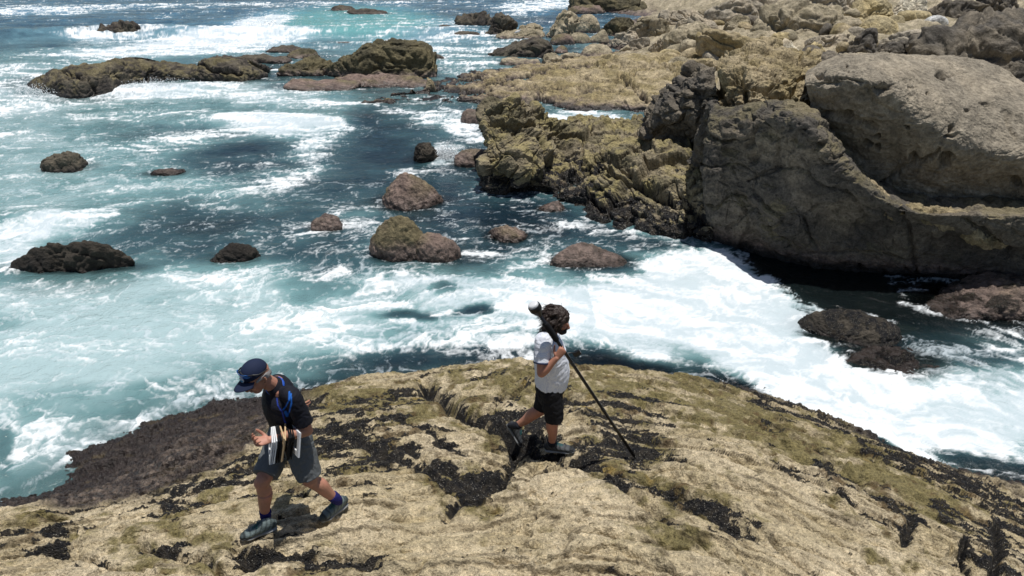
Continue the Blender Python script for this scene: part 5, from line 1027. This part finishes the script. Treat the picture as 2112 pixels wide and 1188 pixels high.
# ---------------------------------------------------------------- man in the middle, long hair, pole on his shoulder, walking right
def man_mid():
    g = on_shelf(1152, 930); Y0 = g[1]
    f = nrm((1, -.10, 0)); right = nrm(np.cross(f, (0, 0, 1)))
    hipR, hipL = J(1136, 806, Y0-.02), J(1133, 800, Y0+.16)
    kneeF, ankF = J(1143, 862, Y0-.06), G(1138, 914, g[2]+.10)
    kneeB, ankB = J(1117, 845, Y0+.12), J(1066, 878, Y0+.20)
    pel, waist, chest = J(1134, 800, Y0+.07), J(1139, 765, Y0+.06), J(1133, 722, Y0+.05)
    nb, hd = J(1129, 696, Y0+.05), J(1153, 662, Y0-.0)
    shR, shL = J(1121, 704, Y0-.13), J(1138, 694, Y0+.24)
    elR, wrR = J(1117, 769, Y0-.24), J(1153, 736, Y0-.22)
    elL, wrL = J(1140, 745, Y0+.34), J(1143, 785, Y0+.30)
    r = root('person', g); tag(r, 'man with long dark hair, white dotted shirt and black shorts walking right carrying a pole', 'person')
    top, tip = J(1109, 643, Y0-.25), on_shelf(1312, 947); pd = nrm(tip-top)
    grip = top+pd*(np.dot(J(1164, 724, Y0-.22)-top, pd))
    wrR = grip+V3((-.060, -.050, -.060))
    b = Prim(); b.tube([pel, waist, chest, nb], [(.12, .15), (.14, .155), (.125, .165), (.06, .10)], ref=f, seg=20); b.tube([nb, nb+(hd-nb)*.5, hd-(hd-nb)*.05], [.062, .054, .056], seg=16)
    for hp, kn, an in ((hipR, kneeF, ankF), (hipL, kneeB, ankB)):
        dd = an-kn; bk = nrm(-f+V3((0, 0, .0))); bk = nrm(bk-nrm(dd)*bk.dot(nrm(dd)))
        b.tube([hp, (hp+kn)/2, kn], [.09, .080, .058], seg=16); b.tube([kn, kn+dd*.3+bk*.014, kn+dd*.62, kn+dd*.88, an], [.056, .062, .048, .037, .038], seg=16); b.ball(kn-bk*.012, .048)
    for sh, el, wr in ((shR, elR, wrR), (shL, elL, wrL)):
        b.tube([sh, (sh+el)/2, el], [.060, .054, .044], seg=14); b.tube([el, el+(wr-el)*.28, el+(wr-el)*.7, wr], [.044, .046, .034, .027], seg=14)
    # right hand closed round the pole
    hand(b, wrR, nrm((.50, .10, .70)), nrm((.35, .85, -.2)), nrm((-.3, .1, 1)), .85, L=.185, tcurl=1.0)
    hand(b, wrL, nrm((.1, 0, -1)), nrm((0, -1, 0)), nrm((1, 0, 0)), .3)
    up = nrm((.30, -.05, .92)); fc = nrm((.92, -.22, -.48)); fc = nrm(fc-up*fc.dot(up)); rt = np.cross(fc, up)
    head(b, hd, up, fc, rt)
    body = grown('body', b, .0042, SKIN, None, 4, colour=skin_col((.43, .20, .13), (.52, .23, .16), [])); reparent(body, r)
    at = lambda x, y, z: hd+rt*x+fc*y+up*z
    h = Prim(); h.ball(at(0, -.018, .045), (.084, .100, .076), [rt, fc, up]); h.ball(at(0, -.055, -.01), (.082, .066, .092), [rt, fc, up])
    rgn = np.random.RandomState(3)
    for k in range(110):
        a = rgn.uniform(0, 2*math.pi); e = rgn.uniform(-.2, 1.3); p0 = at(math.sin(a)*.086*math.cos(e), -.022+math.cos(a)*.098*math.cos(e), .045+.078*math.sin(e))
        if (p0-hd).dot(fc) > .05 and e < .5: continue
        dn = nrm(-up*.7-fc*.55+rt*rgn.uniform(-.3, .3)+nrm(p0-hd)*.25); ln = rgn.uniform(.05, .09); wv = np.cross(dn, nrm(p0-hd))*rgn.uniform(-.015, .015); dn = nrm(dn+rgn.normal(0, .15, 3))
        h.tube([p0, p0+dn*ln*.5+wv+nrm(p0-hd)*.012, p0+dn*ln+nrm(p0-hd)*.004], [.013, .014, .008], seg=8, per=3)
    for k in range(40):                                    # long locks down the back of the neck on to the shoulders
        x = rgn.uniform(-.085, .085); y = rgn.uniform(-.12, .01); p0 = at(x, y, -.03); ln = rgn.uniform(.10, .17); e = p0+V3((-.35, 0, -.95))*ln+V3((0, 0, 0))+rt*x*.3
        h.tube([p0, (p0+e)/2+rt*rgn.uniform(-.012, .012)+fc*rgn.uniform(-.012, .012), e], [.018, .015, .008], seg=8, per=4)
    for s_ in (-1, 1): h.tube([at(s_*.078, .035, .06), at(s_*.086, .02, .0), at(s_*.080, -.005, -.06), at(s_*.07, -.03, -.11)], [.018, .022, .022, .014], seg=8)
    q = grown('hair', h, .0042, HAIRD, None, 5, .006, (60, 60, 30)); reparent(q, r); hs = Prim(); hv = np.zeros(len(q.data.vertices)*3, f32); q.data.vertices.foreach_get('co', hv); hv = hv.reshape(-1, 3)+g
    for k in range(1500):
        p0 = hv[rgn.randint(len(hv))]; o_ = nrm(p0-hd+rgn.normal(0, .02, 3)); dn = nrm(-up*.8-fc*.35+rgn.normal(0, .35, 3)); ln = rgn.uniform(.03, .07); cv = np.cross(dn, o_)*rgn.uniform(-.012, .012)
        hs.tube([p0-o_*.001, p0+dn*ln*.35+o_*.007+cv, p0+dn*ln*.7+o_*.005-cv, p0+dn*ln+o_*.008], [.0014, .0014, .0012, .0006], seg=4, per=1)
    q2 = plain('loose_strands', hs, HAIRD, None); reparent(q2, r); q2.parent = q
    k = Prim(); k.ball(at(0, .058, -.080), (.052, .046, .036), [rt, fc, up])
    for s_ in (-1, 1): k.tube([at(s_*.062, .01, -.01), at(s_*.060, .03, -.055), at(s_*.035, .065, -.085)], [(.016, .012), (.022, .014), (.024, .018)], ref=fc, seg=10)
    k.tube([at(-.026, .088, -.046), at(0, .098, -.044), at(.026, .088, -.046)], [.006, .007, .006], seg=8)
    q = grown('beard', k, .004, BEARD, None, 1, .007, (70, 70, 50)); reparent(q, r)
    # shirt
    s = Prim(); hem = J(1136, 792, Y0+.06)
    s.tube([hem, waist, chest, nb-(nb-chest)*.15, nb], [(.158, .18), (.168, .182), (.150, .188), (.105, .17), (.07, .09)], ref=f, seg=24, flat=(1, 0))
    for sh, el in ((shR, elR), (shL, elL)): s.tube([nb*.35+sh*.65, sh, sh+(el-sh)*.35, sh+(el-sh)*.66], [.072, .082, .080, .080], seg=18, flat=(0, 1))
    o = grown('shirt', s, .0055, DOTS, None, 7, .008, (7, 7, 12)); reparent(o, r)
    k = Prim(); e = shR+(elR-shR)*.66; d = nrm(elR-shR); k.tube([e-d*.004, e+d*.008], [.083, .083], seg=24, flat=(1, 1)); q = plain('sleeve_trim', k, pmat('navy_trim', (.02, .03, .08), .8), None); reparent(q, r); q.parent = o
    s = Prim(); s.tube([pel+(waist-pel)*.55, pel, pel-V3((0, 0, .08))], [(.145, .168), (.145, .172), (.12, .15)], ref=f, seg=22)
    for hp, kn, q in ((hipR, kneeF, 1.10), (hipL, kneeB, .98)): s.tube([hp, hp+(kn-hp)*.5, hp+(kn-hp)*q], [.112, .105, .088], seg=20, flat=(0, 1))
    o = grown('shorts', s, .0055, BLACKC, None, 5, .010, (9, 9, 12)); reparent(o, r)
    hF, tF = on_shelf(1126, 932)+V3((0, 0, .008)), on_shelf(1184, 934)+V3((0, 0, .008)); hF = tF-nrm(tF-hF)*.285
    tB = on_shelf(1071, 922)+V3((0, 0, .012)); hB = J(1042, 874, tB[1]+.06); hB = tB+nrm(hB-tB)*.27
    shoe(r, hF, tF, (0, 0, 1), SHOE2); shoe(r, hB, tB, nrm(np.cross(nrm(tB-hB), V3((0, 1, .0)))*1.0)*(-1 if np.cross(nrm(tB-hB), V3((0, 1, 0)))[0] < 0 else 1), SHOE2)
    for an, hl, tt, kk in ((ankF, hF, tF, kneeF), (ankB, hB, tB, kneeB)):
        k = Prim(); d = nrm(kk-an); k.tube([hl+(tt-hl)*.24+V3((0, 0, .07)), an+d*.0, an+d*.03], [.028, .041, .045], seg=16, flat=(0, 1)); q = grown('sock', k, .004, DSOCK, None, 3, .003, (20, 20, 90)); reparent(q, r)
    # survey pole with a domed receiver at its upper end
    p = root('survey_pole', tip); tag(p, 'long black survey pole resting on the bearded man\'s shoulder with a white-domed receiver on top', 'pole')
    L = np.linalg.norm(tip-top); k = Prim(); k.tube([top, tip-pd*.06], [.0155, .0155], seg=14, flat=(1, 1)); q = plain('shaft', k, CARB, None); reparent(q, p)
    k = Prim(); k.tube([tip-pd*.07, tip-pd*.03, tip], [.012, .009, .002], seg=12, flat=(1, 1)); q = plain('foot_point', k, BLKP, None); reparent(q, p)
    k = Prim(); k.tube([top+pd*.14, top+pd*.17, top+pd*.34, top+pd*.37], [.018, .028, .028, .018], seg=14, flat=(1, 1)); q = plain('shoulder_pad', k, BLACKC, None); reparent(q, p)
    for t_ in (.66, L*.62): k = Prim(); k.tube([top+pd*t_, top+pd*(t_+.04)], [.018, .018], seg=12, flat=(1, 1)); q = plain('clamp', k, BLKP, None); reparent(q, p)
    rc = top-pd*.01; k = Prim(); k.tube([rc+pd*.06, rc+pd*.035], [.018, .026], seg=24, flat=(1, 1)); k.tube([rc+pd*.034, rc-pd*.02], [.030, .056], seg=24, flat=(1, 1)); k.tube([rc-pd*.021, rc-pd*.062], [.056, .056], seg=24, flat=(1, 1)); q = plain('receiver_housing', k, BLKP, None, False); reparent(q, p)
    k = Prim(); k.tube([rc-pd*.0615, rc-pd*.080], [.047, .046], seg=24, flat=(1, 1)); k.tube([rc-pd*.080, rc-pd*.090, rc-pd*.094], [.046, .036, .016], seg=24, flat=(1, 1)); q = plain('receiver_dome', k, WHTP, None); reparent(q, p)
    cl = grip+pd*.06; e = J(1190, 729, cl[1]+.03); k = Prim(); k.tube([cl, (cl+e)/2+V3((0, 0, .01)), e], [.006, .006, .008], seg=8); k.box(e, [nrm((.85, .1, .5)), nrm((-.1, 1, 0)), nrm((-.5, 0, .85))], (.036, .012, .022)); q = plain('controller_bracket', k, BLKP, None, False); reparent(q, p)
    return dict(g=g, thF=np.linalg.norm(hipR-kneeF), shF=np.linalg.norm(kneeF-ankF), thB=np.linalg.norm(hipL-kneeB), shB=np.linalg.norm(kneeB-ankB), ua=np.linalg.norm(shR-elR), fa=np.linalg.norm(elR-wrR), tor=np.linalg.norm(pel-nb), sw=np.linalg.norm(shL-shR), neck=np.linalg.norm(nb-hd), pole=L, ankF=ankF, hd=hd)
print('MAN2', {k: np.round(v, 2) for k, v in man_mid().items()})
# white gull on the rock island
def gull():
    c = J(1068, 66, 41.0); dd = np.linalg.norm(c-V3((0, 0, 6))); s_ = dd/FPX*15/.45
    r = root('gull', c); tag(r, 'white gull standing on the broad brown rock of the island', 'gull'); at = lambda x, z, y=0: c+V3((x, y, z))*s_
    k = Prim(); k.tube([at(-.20, -.06), at(-.08, .0), at(.05, .03), at(.12, .09), at(.15, .14)], [.015*s_, .06*s_, .055*s_, .032*s_, .034*s_], seg=12)
    q = grown('body', k, .02*s_, WHTP, None, 3); reparent(q, r)
    k = Prim(); k.tube([at(.17, .14), at(.23, .12)], [.012*s_, .003*s_], seg=8); q = plain('beak', k, WOODP, None); reparent(q, r)
    for y in (-.03, .03): k = Prim(); k.tube([at(0, -.02, y), at(.0, -.16, y)], [.007*s_, .006*s_], seg=6); q = plain('leg', k, WOODP, None); reparent(q, r)
gull()
